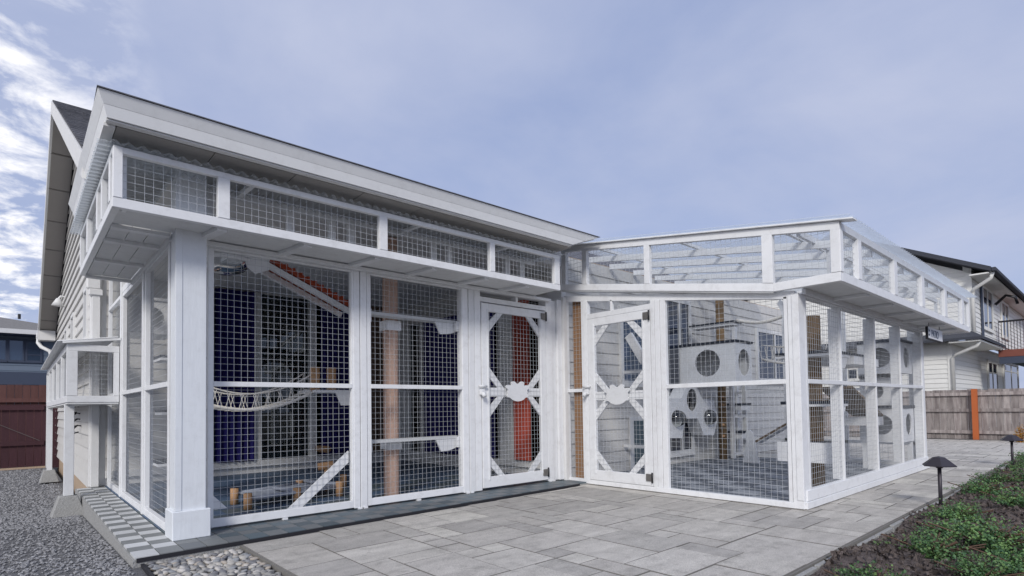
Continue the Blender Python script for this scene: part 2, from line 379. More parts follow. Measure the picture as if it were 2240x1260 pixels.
# ================================================================== SETTING
struct(mesh('ground', [(-400,-400,-.45),(400,-400,-.45),(400,500,-.45),(-400,500,-.45)], [(0,1,2,3)], M_ground, fixn=False))
# gravel yard, falling gently away from the slab's front corner
def gz(y):
    if y < -.6: return -.068-.01*(-.6-y)
    return -.068 - (min(y,4.5)+.6)*.039
gv=[];gf=[]; ys=[-9,-5,-3,-2,-1.2,-.6,0,1,2,3,4.5,8,13,30]
for i,y in enumerate(ys): gv += [(-12,y,gz(y)),(-.56,y,gz(y))]
for i in range(len(ys)-1): gf.append((2*i,2*i+1,2*i+3,2*i+2))
gravel = struct(mesh('gravel_yard', gv, gf, M_gravelS, fixn=False))
def stones(name, m, n, fpos, smin, smax, parent, flat=.65):
    vs=[];fs=[]
    for _ in range(n):
        x,y,z = fpos(); s=random.uniform(smin,smax)
        q = Quaternion((random.gauss(0,1),random.gauss(0,1),random.gauss(0,1),random.gauss(0,1))).normalized()
        b=len(vs)
        for v in ((1,0,0),(-1,0,0),(0,1,0),(0,-1,0),(0,0,1),(0,0,-1)):
            w = q @ (Vector(v)*random.uniform(.6,1.15)); vs.append((x+w.x*s,y+w.y*s,z+w.z*s*flat))
        for f in ((0,2,4),(2,1,4),(1,3,4),(3,0,4),(2,0,5),(1,2,5),(3,1,5),(0,3,5)): fs.append(tuple(b+i for i in f))
    return stuff(mesh(name, vs, fs, m, parent, fixn=False))
def gpos():
    t = random.random()
    y = -2.6 + 9.5*t**1.9
    x = -.64 - 2.9*random.random()**1.3
    return x,y,gz(y)+.006
stones('gravel_stones', M_gravel, 19000, gpos, .009, .020, gravel)
def gpos2():
    y = 2.5+9.2*random.random()**1.2; x = -.64-3.2*random.random()
    return x,y,gz(y)+.004
stones('far_gravel_stones', M_gravel, 9000, gpos2, .014, .030, gravel)

# porch slab with deck tiles
def yfr(x): return -.60 + .22*(x+.61)/5.0
slab = struct(MB().hexa([(-.62,yfr(-.62),-.42),(4.40,yfr(4.4),-.42),(4.40,4.3,-.42),(-.62,4.36,-.42),(-.62,yfr(-.62),-.016),(4.40,yfr(4.4),-.016),(4.40,4.3,-.016),(-.62,4.36,-.016)]).out('porch_slab', M_conc))
TS = .152; g = .003
def deck_tile(x0,x1,ya0,ya1,y1,z,m,parent):
    MB().hexa([(x0+g,ya0+g,z-.014),(x1-g,ya1+g,z-.014),(x1-g,y1-g,z-.014),(x0+g,y1-g,z-.014),(x0+g,ya0+g,z),(x1-g,ya1+g,z),(x1-g,y1-g,z),(x0+g,y1-g,z)]).out('deck_tile', m, parent)
nrow = 32
for j in range(nrow):
    y0 = -.52 + j*TS
    for i in range(2):
        x0 = -.612 + i*TS
        lo = yfr(x0)+.006 if j == 0 else y0
        if y0+TS > 4.33: continue
        deck_tile(x0,x0+TS,lo,lo,y0+TS,0.0,(M_tileL if (i+j)%2==0 else M_tileD),slab)
k = 0
for i in range(33):
    x0 = -.612+2*TS+i*TS
    if x0 > 4.35: break
    for j in range(4):
        y1 = -.52+(j+1)*TS if j else -.368
        y0 = -.52+j*TS
        lo0, lo1 = max(y0,yfr(x0)+.006), max(y0,yfr(x0+TS)+.006)
        if j == 0: lo0, lo1 = yfr(x0)+.006, yfr(x0+TS)+.006
        if y1-lo0 < .02: continue
        if y0 > -.05: continue
        deck_tile(x0,min(x0+TS,4.4),lo0,lo1,y1,0.0,(M_tileT if (i+j)%2 else M_tileG) if i>1 else (M_tileD if (i+j)%2 else M_tileG),slab)
MB().hexa([(-.60,yfr(-.60)-.006,-.034),(4.24,yfr(4.24)-.006,-.034),(4.24,yfr(4.24)-.0015,-.034),(-.60,yfr(-.60)-.0015,-.034),(-.60,yfr(-.60)-.006,-.006),(4.24,yfr(4.24)-.006,-.006),(4.24,yfr(4.24)+.005,-.006),(-.60,yfr(-.60)+.005,-.006)]).out('mat_edge_shadow', M_edge, slab)  # black strip: tile mat edge plus the shadow line below it, painted as colour
# porch floor inside
for i in range(15):
    for j in range(14):
        x0 = -.30+i*.3125; y0 = .092+j*.30
        m = M_tileN if (y0 > 1.3 or (i+j)%2) else M_tileT
        MB().box(x0+g,x0+.3125-g,y0+g,y0+.3-g,-.016,-.001).out('floor_tile', m, slab)

# patio of ashlar pavers
patio = struct(MB().box(.075,17.6,-3.80,-.2,-.44,-.0375).box(9.3,17.6,-.2,9,-.44,-.0375).box(4.42,9.3,-.2,.05,-.44,-.0615).out('patio', M_joint))
PZ = -.030
U = .205
def lay(x0,y0,nx,ny,skip):
    grid=[[False]*ny for _ in range(nx)]; out=[]
    sizes=[(3,2),(3,2),(2,2),(2,2),(2,1),(1,2),(2,3),(3,3),(1,1)]
    for j in range(ny):
        for i in range(nx):
            if grid[i][j]: continue
            random.shuffle(sizes)
            for (a,b) in sizes+[(1,1)]:
                if i+a<=nx and j+b<=ny and not any(grid[i+p][j+q] for p in range(a) for q in range(b)):
                    for p in range(a):
                        for q in range(b): grid[i+p][j+q]=True
                    r=(x0+i*U,x0+(i+a)*U,y0+j*U,y0+(j+b)*U)
                    if not skip(r): out.append(r)
                    break
    return out
def hid(r): return (r[0]>4.75 and r[2]>-2.95 and r[1]<9.0)
rects = lay(.085,-3.79,46,17,hid) + lay(.085+46*U,-3.79,38,52,lambda r: False)
rects = [(a,min(b,17.58),c,d) for (a,b,c,d) in rects if a<17.4]
def clip(r):
    a,b,c,d=r
    if b<4.5: d=min(d,yfr(a)-.012)
    return (a,b,c,d)
rects=[clip(r) for r in rects]; rects=[r for r in rects if r[3]-r[2]>.03]
rects.sort(key=lambda r: math.hypot((r[0]+r[1])/2+1.2,(r[2]+r[3])/2+5.2))
def paver(mb, r):
    a,b,c,d=r; t=.0035; z=PZ+random.uniform(-.002,.002); e=.003
    a+=t;b-=t;c+=t;d-=t
    base=len(mb.v); tl=[random.uniform(-.0015,.0015) for _ in range(4)]
    mb.v += [Vector(p) for p in [(a,c,z-.03),(b,c,z-.03),(b,d,z-.03),(a,d,z-.03),(a,c,z-e),(b,c,z-e),(b,d,z-e),(a,d,z-e),(a+e,c+e,z+tl[0]),(b-e,c+e,z+tl[1]),(b-e,d-e,z+tl[2]),(a+e,d-e,z+tl[3])]]
    for f in ((0,1,5,4),(1,2,6,5),(2,3,7,6),(3,0,4,7),(4,5,9,8),(5,6,10,9),(6,7,11,10),(7,4,8,11),(8,9,10,11)): mb.f.append(tuple(base+i for i in f))
def grime(o):      # sanded, dirty sides and arrises
    o.data.materials.append(M_joint)
    for p in o.data.polygons: p.material_index = 0 if p.index%9==8 else 1
    return o
for r in rects[:295]:
    mb=MB(); paver(mb,r); grime(mb.out('paver', M_paver, patio, fixn=False))
mb=MB()
for r in rects[295:]: paver(mb,r)
if mb.v: stuff(grime(mb.out('far_pavers', M_paver, patio, fixn=False)))
# soldier edge and soil strip along the planting bed
for i in range(26):
    x0=.09+i*.42+random.uniform(-.01,.01)
    box('edge_stone', M_conc, patio, x0, x0+.40, -3.835, -3.803, -.30, -.045+random.uniform(-.012,.004), .004)

# pebble bed in front of the column
pb = struct(MB().box(-.55,.075,-4.5,-.60,-.44,-.085).out('pebble_bed', M_joint))
pm=[]
for k in range(6):
    bm=bmesh.new(); bmesh.ops.create_icosphere(bm,subdivisions=1,radius=1)
    for v in bm.verts: v.co = Vector((v.co.x*random.uniform(.85,1.15),v.co.y*random.uniform(.85,1.15),v.co.z*random.uniform(.8,1.1)))
    me=bpy.data.meshes.new('pebble'); bm.to_mesh(me); bm.free(); me.materials.append(M_pebble)
    for p in me.polygons: p.use_smooth=True
    pm.append(me)
cand=[]
for layer in range(2):
    y=-.63
    while y>-2.3:
        x=-.52
        while x<.055:
            cand.append((x+random.uniform(-.016,.016),y+random.uniform(-.016,.016),layer)); x+=.043
        y-=.034
top=[c for c in cand if c[2]==1]; top.sort(key=lambda c:-c[1])
for (x,y,l) in top[:298]:
    o=link('pebble', random.choice(pm), None, pb, (x,y,-.062+random.uniform(-.008,.012)))
    s=random.uniform(.019,.031); o.scale=(s*random.uniform(1.0,1.5),s*random.uniform(.8,1.1),s*random.uniform(.5,.75)); o.rotation_euler=(random.uniform(-.4,.4),random.uniform(-.4,.4),random.uniform(0,6.28))
vs=[];fs=[]
for (x,y,l) in top[298:]+[c for c in cand if c[2]==0]:
    me=random.choice(pm); s=random.uniform(.019,.030); q=Matrix.Rotation(random.uniform(0,6.28),3,'Z'); b=len(vs)
    for v in me.vertices:
        w=q@Vector((v.co.x*s*1.25,v.co.y*s,v.co.z*s*.65)); vs.append((x+w.x,y+w.y,-.080+.016*l+w.z))
    for p in me.polygons: fs.append(tuple(b+i for i in p.vertices))
stuff(mesh('small_pebbles',vs,fs,M_pebbleS,pb,smooth=True,fixn=False))
tag(MB().box(-.575,-.555,-4.5,-.605,-.4,-.045).out('bed_edging',M_edge), 'black strip of edging between gravel and pebbles','edging')

# planting bed
bedv=[];bedf=[]; nx_,ny_=60,24
for i in range(nx_+1):
    for j in range(ny_+1):
        x=-.5+(20.5)*i/nx_; y=-3.84-6.5*(j/ny_)**1.5
        bedv.append((x,y,-.06+.035*math.sin(x*3.1+y*2)*math.sin(y*2.7)+.02*math.sin(x*7)+min(.07,.07*(-3.84-y))))
for i in range(nx_):
    for j in range(ny_): a=i*(ny_+1)+j; bedf.append((a,a+ny_+1,a+ny_+2,a+1))
bed=struct(mesh('planting_bed',bedv,bedf,M_mulch,fixn=False,smooth=True))
def bedz(x,y): return -.06+.035*math.sin(x*3.1+y*2)*math.sin(y*2.7)+.02*math.sin(x*7)+min(.07,.07*(-3.84-y))
vs=[];fs=[]
for _ in range(15000):
    x=1.2+12*random.random()**1.6; y=-3.85-1.9*random.random()
    L_=random.uniform(.010,.035); w_=L_*random.uniform(.25,.5); q=Quaternion((random.gauss(0,.5),random.gauss(0,.5),random.gauss(0,1),1)); q.normalize(); b=len(vs); z=bedz(x,y)+.006+random.uniform(0,.012)
    for v in ((-L_,-w_,0),(L_,-w_,.002),(L_*.9,w_,0),(-L_,w_,.003)):
        w=q@Vector(v); vs.append((x+w.x,y+w.y,z+w.z))
    fs.append((b,b+1,b+2,b+3))
stuff(mesh('mulch_chips',vs,fs,M_mulch,bed,fixn=False))

# ================================================================== HOUSE
house = thing('house','pale gabled house with lap siding, deep porch eave and white gutters','house',(4.5,4.3,0))
# --- porch ceiling and eave
SZ=2.95
box('porch_ceiling',M_trim,house,-.30,4.5,.02,4.3,SZ,SZ+.05)
x=-.74
i=0
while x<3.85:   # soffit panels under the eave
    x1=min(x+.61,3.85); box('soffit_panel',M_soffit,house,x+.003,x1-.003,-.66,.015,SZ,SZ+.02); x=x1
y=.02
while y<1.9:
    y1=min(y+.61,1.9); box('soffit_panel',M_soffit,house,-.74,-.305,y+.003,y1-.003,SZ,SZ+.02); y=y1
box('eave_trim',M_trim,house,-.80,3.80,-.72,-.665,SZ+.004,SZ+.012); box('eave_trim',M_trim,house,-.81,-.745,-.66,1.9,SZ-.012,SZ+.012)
def gutter_run(name, a, b, outv, m):
    """K-style section swept from a to b; outv is the outward direction"""
    a=Vector(a); b=Vector(b); o=Vector(outv)
    prof=[(0,0),(.055,0),(.062,.03),(.10,.065),(.115,.085),(.115,.10),(.10,.10),(.10,.09),(0,.09)]
    vs=[a+o*p[0]+Vector((0,0,p[1])) for p in prof]+[b+o*p[0]+Vector((0,0,p[1])) for p in prof]; n=len(prof)
    fs=[(i,(i+1)%n,n+(i+1)%n,n+i) for i in range(n)]+[tuple(range(n)),tuple(range(n,2*n))]
    return mesh(name,vs,fs,m,house)
fa=.70
MB().plate(lambda u,d,z:(u,-.705+d,z),[(-.775,SZ+.013),(3.80,SZ+.013),(4.24,3.115),(-.775,3.115)],[],0,.037).out('fascia',M_gutter,house); box('fascia',M_gutter,house,-.775,-.745,-.667,1.9,SZ+.013,3.115)
for z0_,z1_,dd in ((2.966,3.042,.0),(3.044,3.122,.035)):
    XA,XB = (3.80,4.0) if dd==0 else (4.01,4.24)
    # two stepped mouldings wrap the eave: crown and gutter lip
    MB().hexa([(-.80-dd*.6,-.735-dd*.6,z0_),(XA,-.735-dd*.6,z0_),(XA,-.706,z0_),(-.776,-.706,z0_),(-.82-dd,-.755-dd,z1_),(XB,-.755-dd,z1_),(XB,-.706,z1_),(-.776,-.706,z1_)]).out('eave_gutter',M_gutter,house)
    MB().hexa([(-.80-dd*.6,-.735-dd*.6,z0_),(-.776,-.706,z0_),(-.776,1.9,z0_),(-.80-dd*.6,1.9,z0_),(-.82-dd,-.755-dd,z1_),(-.776,-.706,z1_),(-.776,1.9,z1_),(-.82-dd,1.9,z1_)]).out('eave_gutter',M_gutter,house)
# porch roof (low hip)
mesh('porch_roof',[(-.86,-.80,3.132),(4.25,-.80,3.132),(4.25,2.0,3.90),(-.1,2.0,3.90),(-.80,1.9,3.132),(-.86,-.80,3.1245),(4.25,-.80,3.1245),(4.25,2.0,3.8),(-.80,1.9,3.1245)],
     [(0,1,2,3),(0,3,4),(5,6,1,0),(5,0,4,8),(3,2,7,8),(3,8,4),(1,6,7,2),(5,8,7,6)],M_shingle,house)
# --- main gable roof: apex Y 5.4 Z 5.69, pitch .5
AP=(6.78,6.30)
def roof_slab(name,x0,x1,ya,za,yb,zb,th,m):
    return MB().hexa([(x0,ya,za-th),(x1,ya,za-th),(x1,yb,zb-th),(x0,yb,zb-th),(x0,ya,za),(x1,ya,za),(x1,yb,zb),(x0,yb,zb)]).out(name,m,house)
roof_f=roof_slab('roof',-.82,14,.6,AP[1]-.5*6.18,AP[0],AP[1],.05,M_shingle)
roof_b=roof_slab('roof',-.82,14,AP[0],AP[1],13.2,AP[1]-.5*6.42,.05,M_shingle)
# courses of shingles near the gable end
for j in range(30):
    y0=.9+j*.205; z0_=AP[1]-.5*(AP[0]-y0)
    if y0+.215>AP[0]-.01: break
    x=-.822
    while x<.75:
        w_=random.uniform(.22,.36)
        MB().hexa([(x,y0,z0_+.012),(x+w_-.006,y0,z0_+.012),(x+w_-.006,y0+.21,z0_+.105+.004),(x,y0+.21,z0_+.105+.004),(x,y0,z0_+.024),(x+w_-.006,y0,z0_+.024),(x+w_-.006,y0+.21,z0_+.105+.010),(x,y0+.21,z0_+.105+.010)]).out('shingle',M_shingle,roof_f)
        x+=w_
for (ya,yb) in ((.62,AP[0]),(13.2,AP[0])):
    za,zb=AP[1]-.5*abs(AP[0]-ya),AP[1]
    MB().hexa([(-.835,ya,za-.24),(-.80,ya,za-.24),(-.80,yb,zb-.24),(-.835,yb,zb-.24),(-.835,ya,za-.02),(-.80,ya,za-.02),(-.80,yb,zb-.02),(-.835,yb,zb-.02)]).out('rake_board',M_trim,house)
    n=8
    for i in range(n):
        t0,t1=i/n,(i+1)/n-.006
        q=[]
        for dz in (-.20,-.17):
            for (xx,t) in ((-.799,t0),(-.49,t0),(-.49,t1),(-.799,t1)):
                q.append((xx,ya+(yb-ya)*t,za+(zb-za)*t+dz))
        MB().hexa(q).out('rake_soffit_panel',M_soffit,house)
# --- gable wall, X = -.4
def FG(u,d,z): return (-.45+d,u,z)
GY=12.8
def rk(z): return (AP[1]-.2-z)*2
siding(house,FG,d_bot=-.034,u0f=lambda z: 4.42 if z<SZ+.15 else max(2.0,AP[0]-rk(z)), u1f=lambda z: min(GY,AP[0]+rk(z)), z0=-.02, z1=6.08, exp=.18)
MB().plate(FG,[(4.4,-.35),(GY-.05,-.35),(GY-.05,AP[1]-.22-.5*(GY-.05-AP[0])),(AP[0],AP[1]-.22),(2.1,AP[1]-.22-.5*(AP[0]-2.1)),(2.1,3.1),(4.4,3.1)],[],.021,.10).out('gable_wall',M_siding,house)
box('foundation',M_tan,house,-.435,-.30,4.4,GY-.1,-.45,-.02)
box('corner_board',M_trim,house,-.478,-.288,4.302,4.42,.0,3.1,.004)
# corner pilaster with cap bracket
box('pilaster',M_trim,house,-.465,-.375,4.215,4.298,.0,2.62,.004); box('pilaster_cap',M_trim,house,-.50,-.35,4.19,4.30,2.62,2.70,.006); box('pilaster_bracket',M_trim,house,-.53,-.36,4.22,4.295,2.70,2.92,.02)
# back eave gutter and downspout
gut=MB().box(-.86,-.3,13.15,13.28,2.92,3.05).out('gutter',M_trim,house,bevel=.01)
MB().hexa([(-.83,12.75,2.84),(-.50,12.75,2.84),(-.50,13.15,2.84),(-.83,13.15,2.84),(-.83,12.75,3.08),(-.50,12.75,3.08),(-.50,13.15,3.02),(-.83,13.15,3.02)]).out('eave_return',M_trim,house)
MB().tube([(-.82,13.2,2.92),(-.82,13.16,2.80),(-.76,13.0,2.68),(-.60,12.88,2.58),(-.57,12.86,2.45),(-.57,12.86,.10)],.045,8).out('downspout',M_trim,house,smooth=True)
window(house,FG,4.50,4.98,2.05,2.80,.06,M_bglass,d=-.06)
window(house,FG,6.9,7.5,2.05,2.75,.06,M_dglass,d=-.06); window(house,FG,8.6,9.2,2.0,2.70,.06,M_dglass,d=-.06); window(house,FG,10.6,11.2,2.0,2.65,.06,M_dglass,d=-.06)
# --- porch back wall, Y = 4.3
def FB(u,d,z): return (u,4.3+d,z)
fbox(FB,'sill_wall',M_trim,house,-.3,4.5,0,.12,-.2,.10,0); fbox(FB,'window_sill',M_trim,house,-.3,4.5,-.05,.1,.10,.20)
siding(house,FB,lambda z:-.3,lambda z:.95,.2,2.95,.18)
fbox(FB,'head_board',M_siding,house,.95,4.5,0,.1,2.93,2.95,0)
for a,b in ((.95,1.04),(1.66,1.76),(2.56,2.68),(3.30,3.42),(4.30,4.5)):
    fbox(FB,'window_post',M_trim,house,a,b,-.03,.09,.2,2.93)
for i,(a,b) in enumerate(((1.04,1.66),(1.76,2.56),(2.68,3.30),(3.42,4.30))):
    fbox(FB,'window_pane',M_glass,house,a,b,.05,.056,.2,2.93,0)
curtain('curtain','navy curtain at the left of the porch back wall, behind the rope bridge',M_navy,FB,1.06,1.64,-.09,.21,2.92,6,.035)
curtain('curtain','navy curtain right of the reflecting pane in the porch back wall',M_navy,FB,2.72,3.36,-.09,.21,2.92,6,.035)
curtain('curtain','brown curtain behind the tan scratching post',M_brownc,FB,3.44,4.05,-.09,.21,2.92,5,.03)
# dark rooms behind the glass
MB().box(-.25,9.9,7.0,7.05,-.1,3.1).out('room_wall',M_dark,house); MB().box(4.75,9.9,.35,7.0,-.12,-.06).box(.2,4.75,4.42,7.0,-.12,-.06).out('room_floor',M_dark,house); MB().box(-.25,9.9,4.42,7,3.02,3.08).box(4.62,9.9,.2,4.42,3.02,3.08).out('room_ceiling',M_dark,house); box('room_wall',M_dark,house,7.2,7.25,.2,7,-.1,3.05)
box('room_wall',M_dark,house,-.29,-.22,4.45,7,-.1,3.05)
# --- porch right wall, X = 4.5 (u = Y)
def FR(u,d,z): return (4.5+d,u,z)
fbox(FR,'sill_wall',M_trim,house,.2,4.29,0,.1,-.2,.10,0); fbox(FR,'window_sill',M_trim,house,.2,4.25,-.05,.09,.10,.19)
siding(house,FR,lambda z:.2,lambda z:4.29,2.62,2.95,.165)
for a,b in ((.2,.55),(1.13,1.48),(2.36,2.46),(3.55,3.80),(4.22,4.29)):
    fbox(FR,'window_post',M_trim,house,a,b,-.03,.09,.19,2.62)
for a,b in ((.55,1.13),(1.48,2.36),(2.46,3.55),(3.80,4.22)): fbox(FR,'window_pane',M_glass,house,a,b,.05,.056,.19,2.62,0)
curtain('curtain','red curtain seen through the left screen door',M_red,FR,.70,1.06,-.09,.21,2.60,6,.03)
curtain('curtain','navy curtain beside the red one behind the left screen door',M_navy,FR,1.50,2.34,-.09,.21,2.60,6,.03)
curtain('curtain','navy curtain in the right porch wall, seen past the tan scratching post',M_navy,FR,2.47,3.54,-.09,.21,2.60,8,.03)
# --- front wall beside the wing, Y = .08
def FF(u,d,z): return (u,.08+d,z)
siding(house,FF,lambda z:4.52,lambda z:14.0,-.02,3.12,.165)
fbox(FF,'front_wall',M_tan,house,4.62,14,.021,.12,-.4,3.14,0)
fbox(FF,'corner_board',M_trim,house,4.42,4.52,-.03,.25,-.02,3.1)
window(house,FF,5.72,6.50,1.34,2.55,.07,M_bglass,mull=(),d=-.06)
window(house,FF,6.95,7.80,.16,2.86,.08,M_dglass,mull=(7.42,),d=-.06)
window(house,FF,10.4,12.1,1.48,2.60,.08,M_dglass,mull=(11.3,),d=-.06)
fbox(FF,'cat_door',M_trim,house,5.92,6.46,-.05,-.023,.0,.82); fbox(FF,'cat_door_opening',M_dark,house,6.02,6.40,-.056,-.0505,.06,.76,0)
# porch column
def column(x0,x1,y0,y1,z1):
    c=box('column',M_column,house,x0,x1,y0,y1,0,z1,.006)
    box('column_base',M_column,c,x0-.028,x1+.028,y0-.028,y1+.028,.0,.225,.006)
    box('column_corner',M_column,c,x0-.008,x0+.04,y0-.006,y0+.03,.226,z1,.002)
column(-.293,-.078,-.208,.012,2.94)
# small lamp and iron hooks on the gable wall
wl_=thing('wall_lamp','small cone shaded grey lamp high on the gable siding','lamp',(-.49,9.6,3.3))
MB().tube([(-.49,9.6,3.44),(-.55,9.6,3.45),(-.59,9.6,3.39)],.018,8).out('arm',M_trim,wl_); MB().tube([(-.59,9.6,3.40),(-.60,9.6,3.24)],[.03,.11],12).out('lamp_shade',M_trim,wl_,smooth=True)
hk=thing('iron_hooks','black scrolled iron hooks fixed to the siding under the low cat walkway','hooks',(-.53,5.6,.75))
for i,(yy,zz) in enumerate(((5.95,1.06),(5.8,.95),(5.7,.86),(5.58,.76))):
    MB().tube([(-.475,yy,zz+.05),(-.52,yy,zz+.06),(-.58,yy-.01,zz),(-.57,yy-.05,zz-.06),(-.51,yy-.06,zz-.04)],.012,6).out('hook',M_black,hk,smooth=True)

# ================================================================== PORCH SCREEN ENCLOSURE
enc = thing('cat_enclosure','white framed wire screen walls closing in the porch left of the inner corner','cat enclosure',(2.1,0,0))
def panel(fn, parent, u0,u1,z0,z1,mid,sw=.045,rw=.07,mesh_d=.03,tw=.05):
    p = fbox(fn,'screen_panel',M_white,parent,u0,u1,0,.045,z0,z0+rw)          # bottom rail carries the panel
    fbox(fn,'stile',M_white,p,u0,u0+sw,.001,.046,z0+rw,z1); fbox(fn,'stile',M_white,p,u1-sw,u1,.001,.046,z0+rw,z1)
    fbox(fn,'top_rail',M_white,p,u0+sw,u1-sw,0,.045,z1-tw,z1)
    for q in mid: fbox(fn,'mid_rail',M_white,p,u0+sw,u1-sw,-.004,.04,q-.022,q+.022)
    wires(fn,p,u0+sw-.01,u1-sw+.01,z0+rw-.01,z1-tw+.01,mesh_d+.02)
    return p
panel(FM,enc,-.02,1.325,.02,2.44,(1.236,))
fbox(FM,'post',M_white,enc,1.30,1.365,-.004,.10,.012,2.44); fbox(FM,'post',M_white,enc,1.372,1.442,-.006,.10,.012,2.44)
panel(FM,enc,1.448,2.70,.02,2.44,(1.236,))
fbox(FM,'post',M_white,enc,2.66,2.745,-.005,.10,.012,2.44); fbox(FM,'post',M_white,enc,2.752,2.835,-.008,.10,.012,2.44)
# small feet under the frames
for u in (.62,1.36,1.42,2.05,2.72,2.78,4.10,4.16): fbox(FM,'foot_clip',M_white,enc,u-.022,u+.022,-.012,.03,.001,.018,0)
# diagonal stays behind the mesh of the first panel
MB().plate(FM,[(.66,.075),(.79,.075),(1.27,.47),(1.27,.585)],[],.062,.085).out('diagonal_stay',M_board,enc)
MB().plate(FM,[(.02,.30),(.02,.18),(.05,.16),(.15,.16)],[],.062,.085).out('diagonal_stay',M_board,enc)
# doors
def paw_poly(cx,cz,s,sx=1):
    out=[]
    for i in range(72):
        t=2*math.pi*i/72
        x=math.cos(t)*.62; z=math.sin(t)*.42-.06
        r=1.0
        # toes on the upper half, small pads at the lower corners
        b=0
        for ta in (35,68,112,145):
            d=abs(math.degrees(t)-ta)
            b=max(b,math.exp(-(d/12.0)**4)*.40)
        for ta in (200,340):
            d=abs(math.degrees(t)-ta); b=max(b,math.exp(-(d/10)**4)*.20)
        r+=b
        if 180<math.degrees(t)<360: r*=.96
        out.append((cx+sx*x*r*s,cz+z*r*s))
    return out
def screen_door(fn,parent,u0,u1,z0,z1,latch_u,hinge_u):
    d0=-.012
    sw=.115
    d=fbox(fn,'screen_door',M_white,parent,u0,u1,d0,d0+.04,z0,z0+.13)
    fbox(fn,'door_stile',M_white,d,u0,u0+sw,d0+.001,d0+.041,z0+.13,z1); fbox(fn,'door_stile',M_white,d,u1-sw,u1,d0+.001,d0+.041,z0+.13,z1)
    fbox(fn,'door_bead',M_white,d,u0+sw-.03,u0+sw-.012,d0-.008,d0,z0+.09,z1-.07,0); fbox(fn,'door_bead',M_white,d,u1-sw+.012,u1-sw+.03,d0-.008,d0,z0+.09,z1-.07,0)
    fbox(fn,'door_rail',M_white,d,u0+sw,u1-sw,d0,d0+.04,z1-.10,z1)
    a,b=u0+sw,u1-sw; lo,hi=z0+.13,z1-.10; c=(lo+hi)/2+.02; cu=(a+b)/2
    w=.098
    fbox(fn,'door_rail',M_board,d,a,b,d0+.012,d0+.036,c-.055,c+.055)
    def dg(pts): MB().plate(fn,pts,[],d0+.014,d0+.034).out('corner_brace',M_board,d)
    ex,ez=.235,.255
    for sx,base in ((1,a),(-1,b)):
        dg([(base,hi-ez),(base,hi-ez+w*1.3),(base+sx*(ex-w),hi),(base+sx*ex,hi)])
        dg([(base,lo+ez),(base,lo+ez-w*1.3),(base+sx*(ex-w),lo),(base+sx*ex,lo)])
        dg([(base,c+.055+ez),(base,c+.055+ez-w*1.3),(base+sx*(ex-w),c+.055),(base+sx*ex,c+.055)])
        dg([(base,c-.055-ez),(base,c-.055-ez+w*1.3),(base+sx*(ex-w),c-.055),(base+sx*ex,c-.055)])
    wires(fn,d,a-.01,b+.01,lo-.01,hi+.01,d0+.004)
    MB().plate(fn,paw_poly(cu,c+.01,.27),[],d0-.03,d0-.012).out('paw_emblem',M_board,d)
    # hinges and latch
    for zz in (z0+.10,z1-.07):
        h=fbox(fn,'hinge',M_hinge,d,hinge_u-.042,hinge_u+.042,d0-.018,d0-.002,zz-.042,zz+.042)
        MB().tube([fn(hinge_u+.046,d0-.016,zz-.06),fn(hinge_u+.046,d0-.016,zz+.06)],.011,8).out('hinge_pin',M_black,h,smooth=True)
    l=fbox(fn,'latch',M_board,d,latch_u-.04,latch_u+.03,d0-.04,d0-.002,1.15,1.22,.008)
    MB().tube([fn(latch_u-.01,d0-.03,1.17),fn(latch_u-.01,d0-.055,1.16),fn(latch_u-.012,d0-.075,1.13)],.026,10).out('latch_knob',M_board,l,smooth=True)
    MB().tube([fn(latch_u-.06,d0-.03,1.255),fn(latch_u+.06,d0-.03,1.255)],.014,8).out('latch_bolt',M_board,l,smooth=True)
    return d
fbox(FM,'door_jamb',M_white,enc,2.842,2.935,-.004,.10,.012,2.44); fbox(FM,'door_jamb',M_white,enc,4.055,4.165,-.004,.10,.012,2.44)
screen_door(FM,enc,2.945,4.045,.035,2.27,2.93,3.99)
fbox(FM,'door_header',M_white,enc,2.935,4.055,0,.09,2.285,2.345); fbox(FM,'door_header',M_white,enc,2.935,4.055,0,.09,2.412,2.44); fbox(FM,'header_stud',M_white,enc,3.52,3.56,.002,.09,2.345,2.412)
wires(FM,enc,2.94,4.05,2.345,2.41,.06)
fbox(FM,'corner_post',M_board,enc,4.17,4.255,.015,.11,.01,2.44); fbox(FM,'corner_post',M_white,enc,4.262,4.345,-.02,.08,.01,2.46)
fbox(FM,'corner_cover',M_trim,enc,4.348,4.41,-.06,.10,-.02,2.5)
# left side wall
fbox(FS,'post',M_white,enc,.06,.12,-.01,.08,.0,2.44)
panel(FS,enc,.12,1.30,.0,2.44,(1.236,),sw=.05)
fbox(FS,'post',M_white,enc,1.305,1.385,-.012,.08,.0,2.44)
panel(FS,enc,1.39,2.86,.0,2.44,(1.236,),sw=.05)
fbox(FS,'post',M_white,enc,2.865,2.945,-.012,.08,.0,2.90)
panel(FS,enc,2.95,4.20,.0,2.90,(1.236,2.42),sw=.05)
fbox(FS,'top_rail',M_white,enc,1.39,2.86,0,.06,2.445,2.52); fbox(FS,'top_rail',M_white,enc,2.08,2.86,0,.06,2.84,2.9)
wires(FS,enc,2.08,2.86,2.52,2.84,.03)

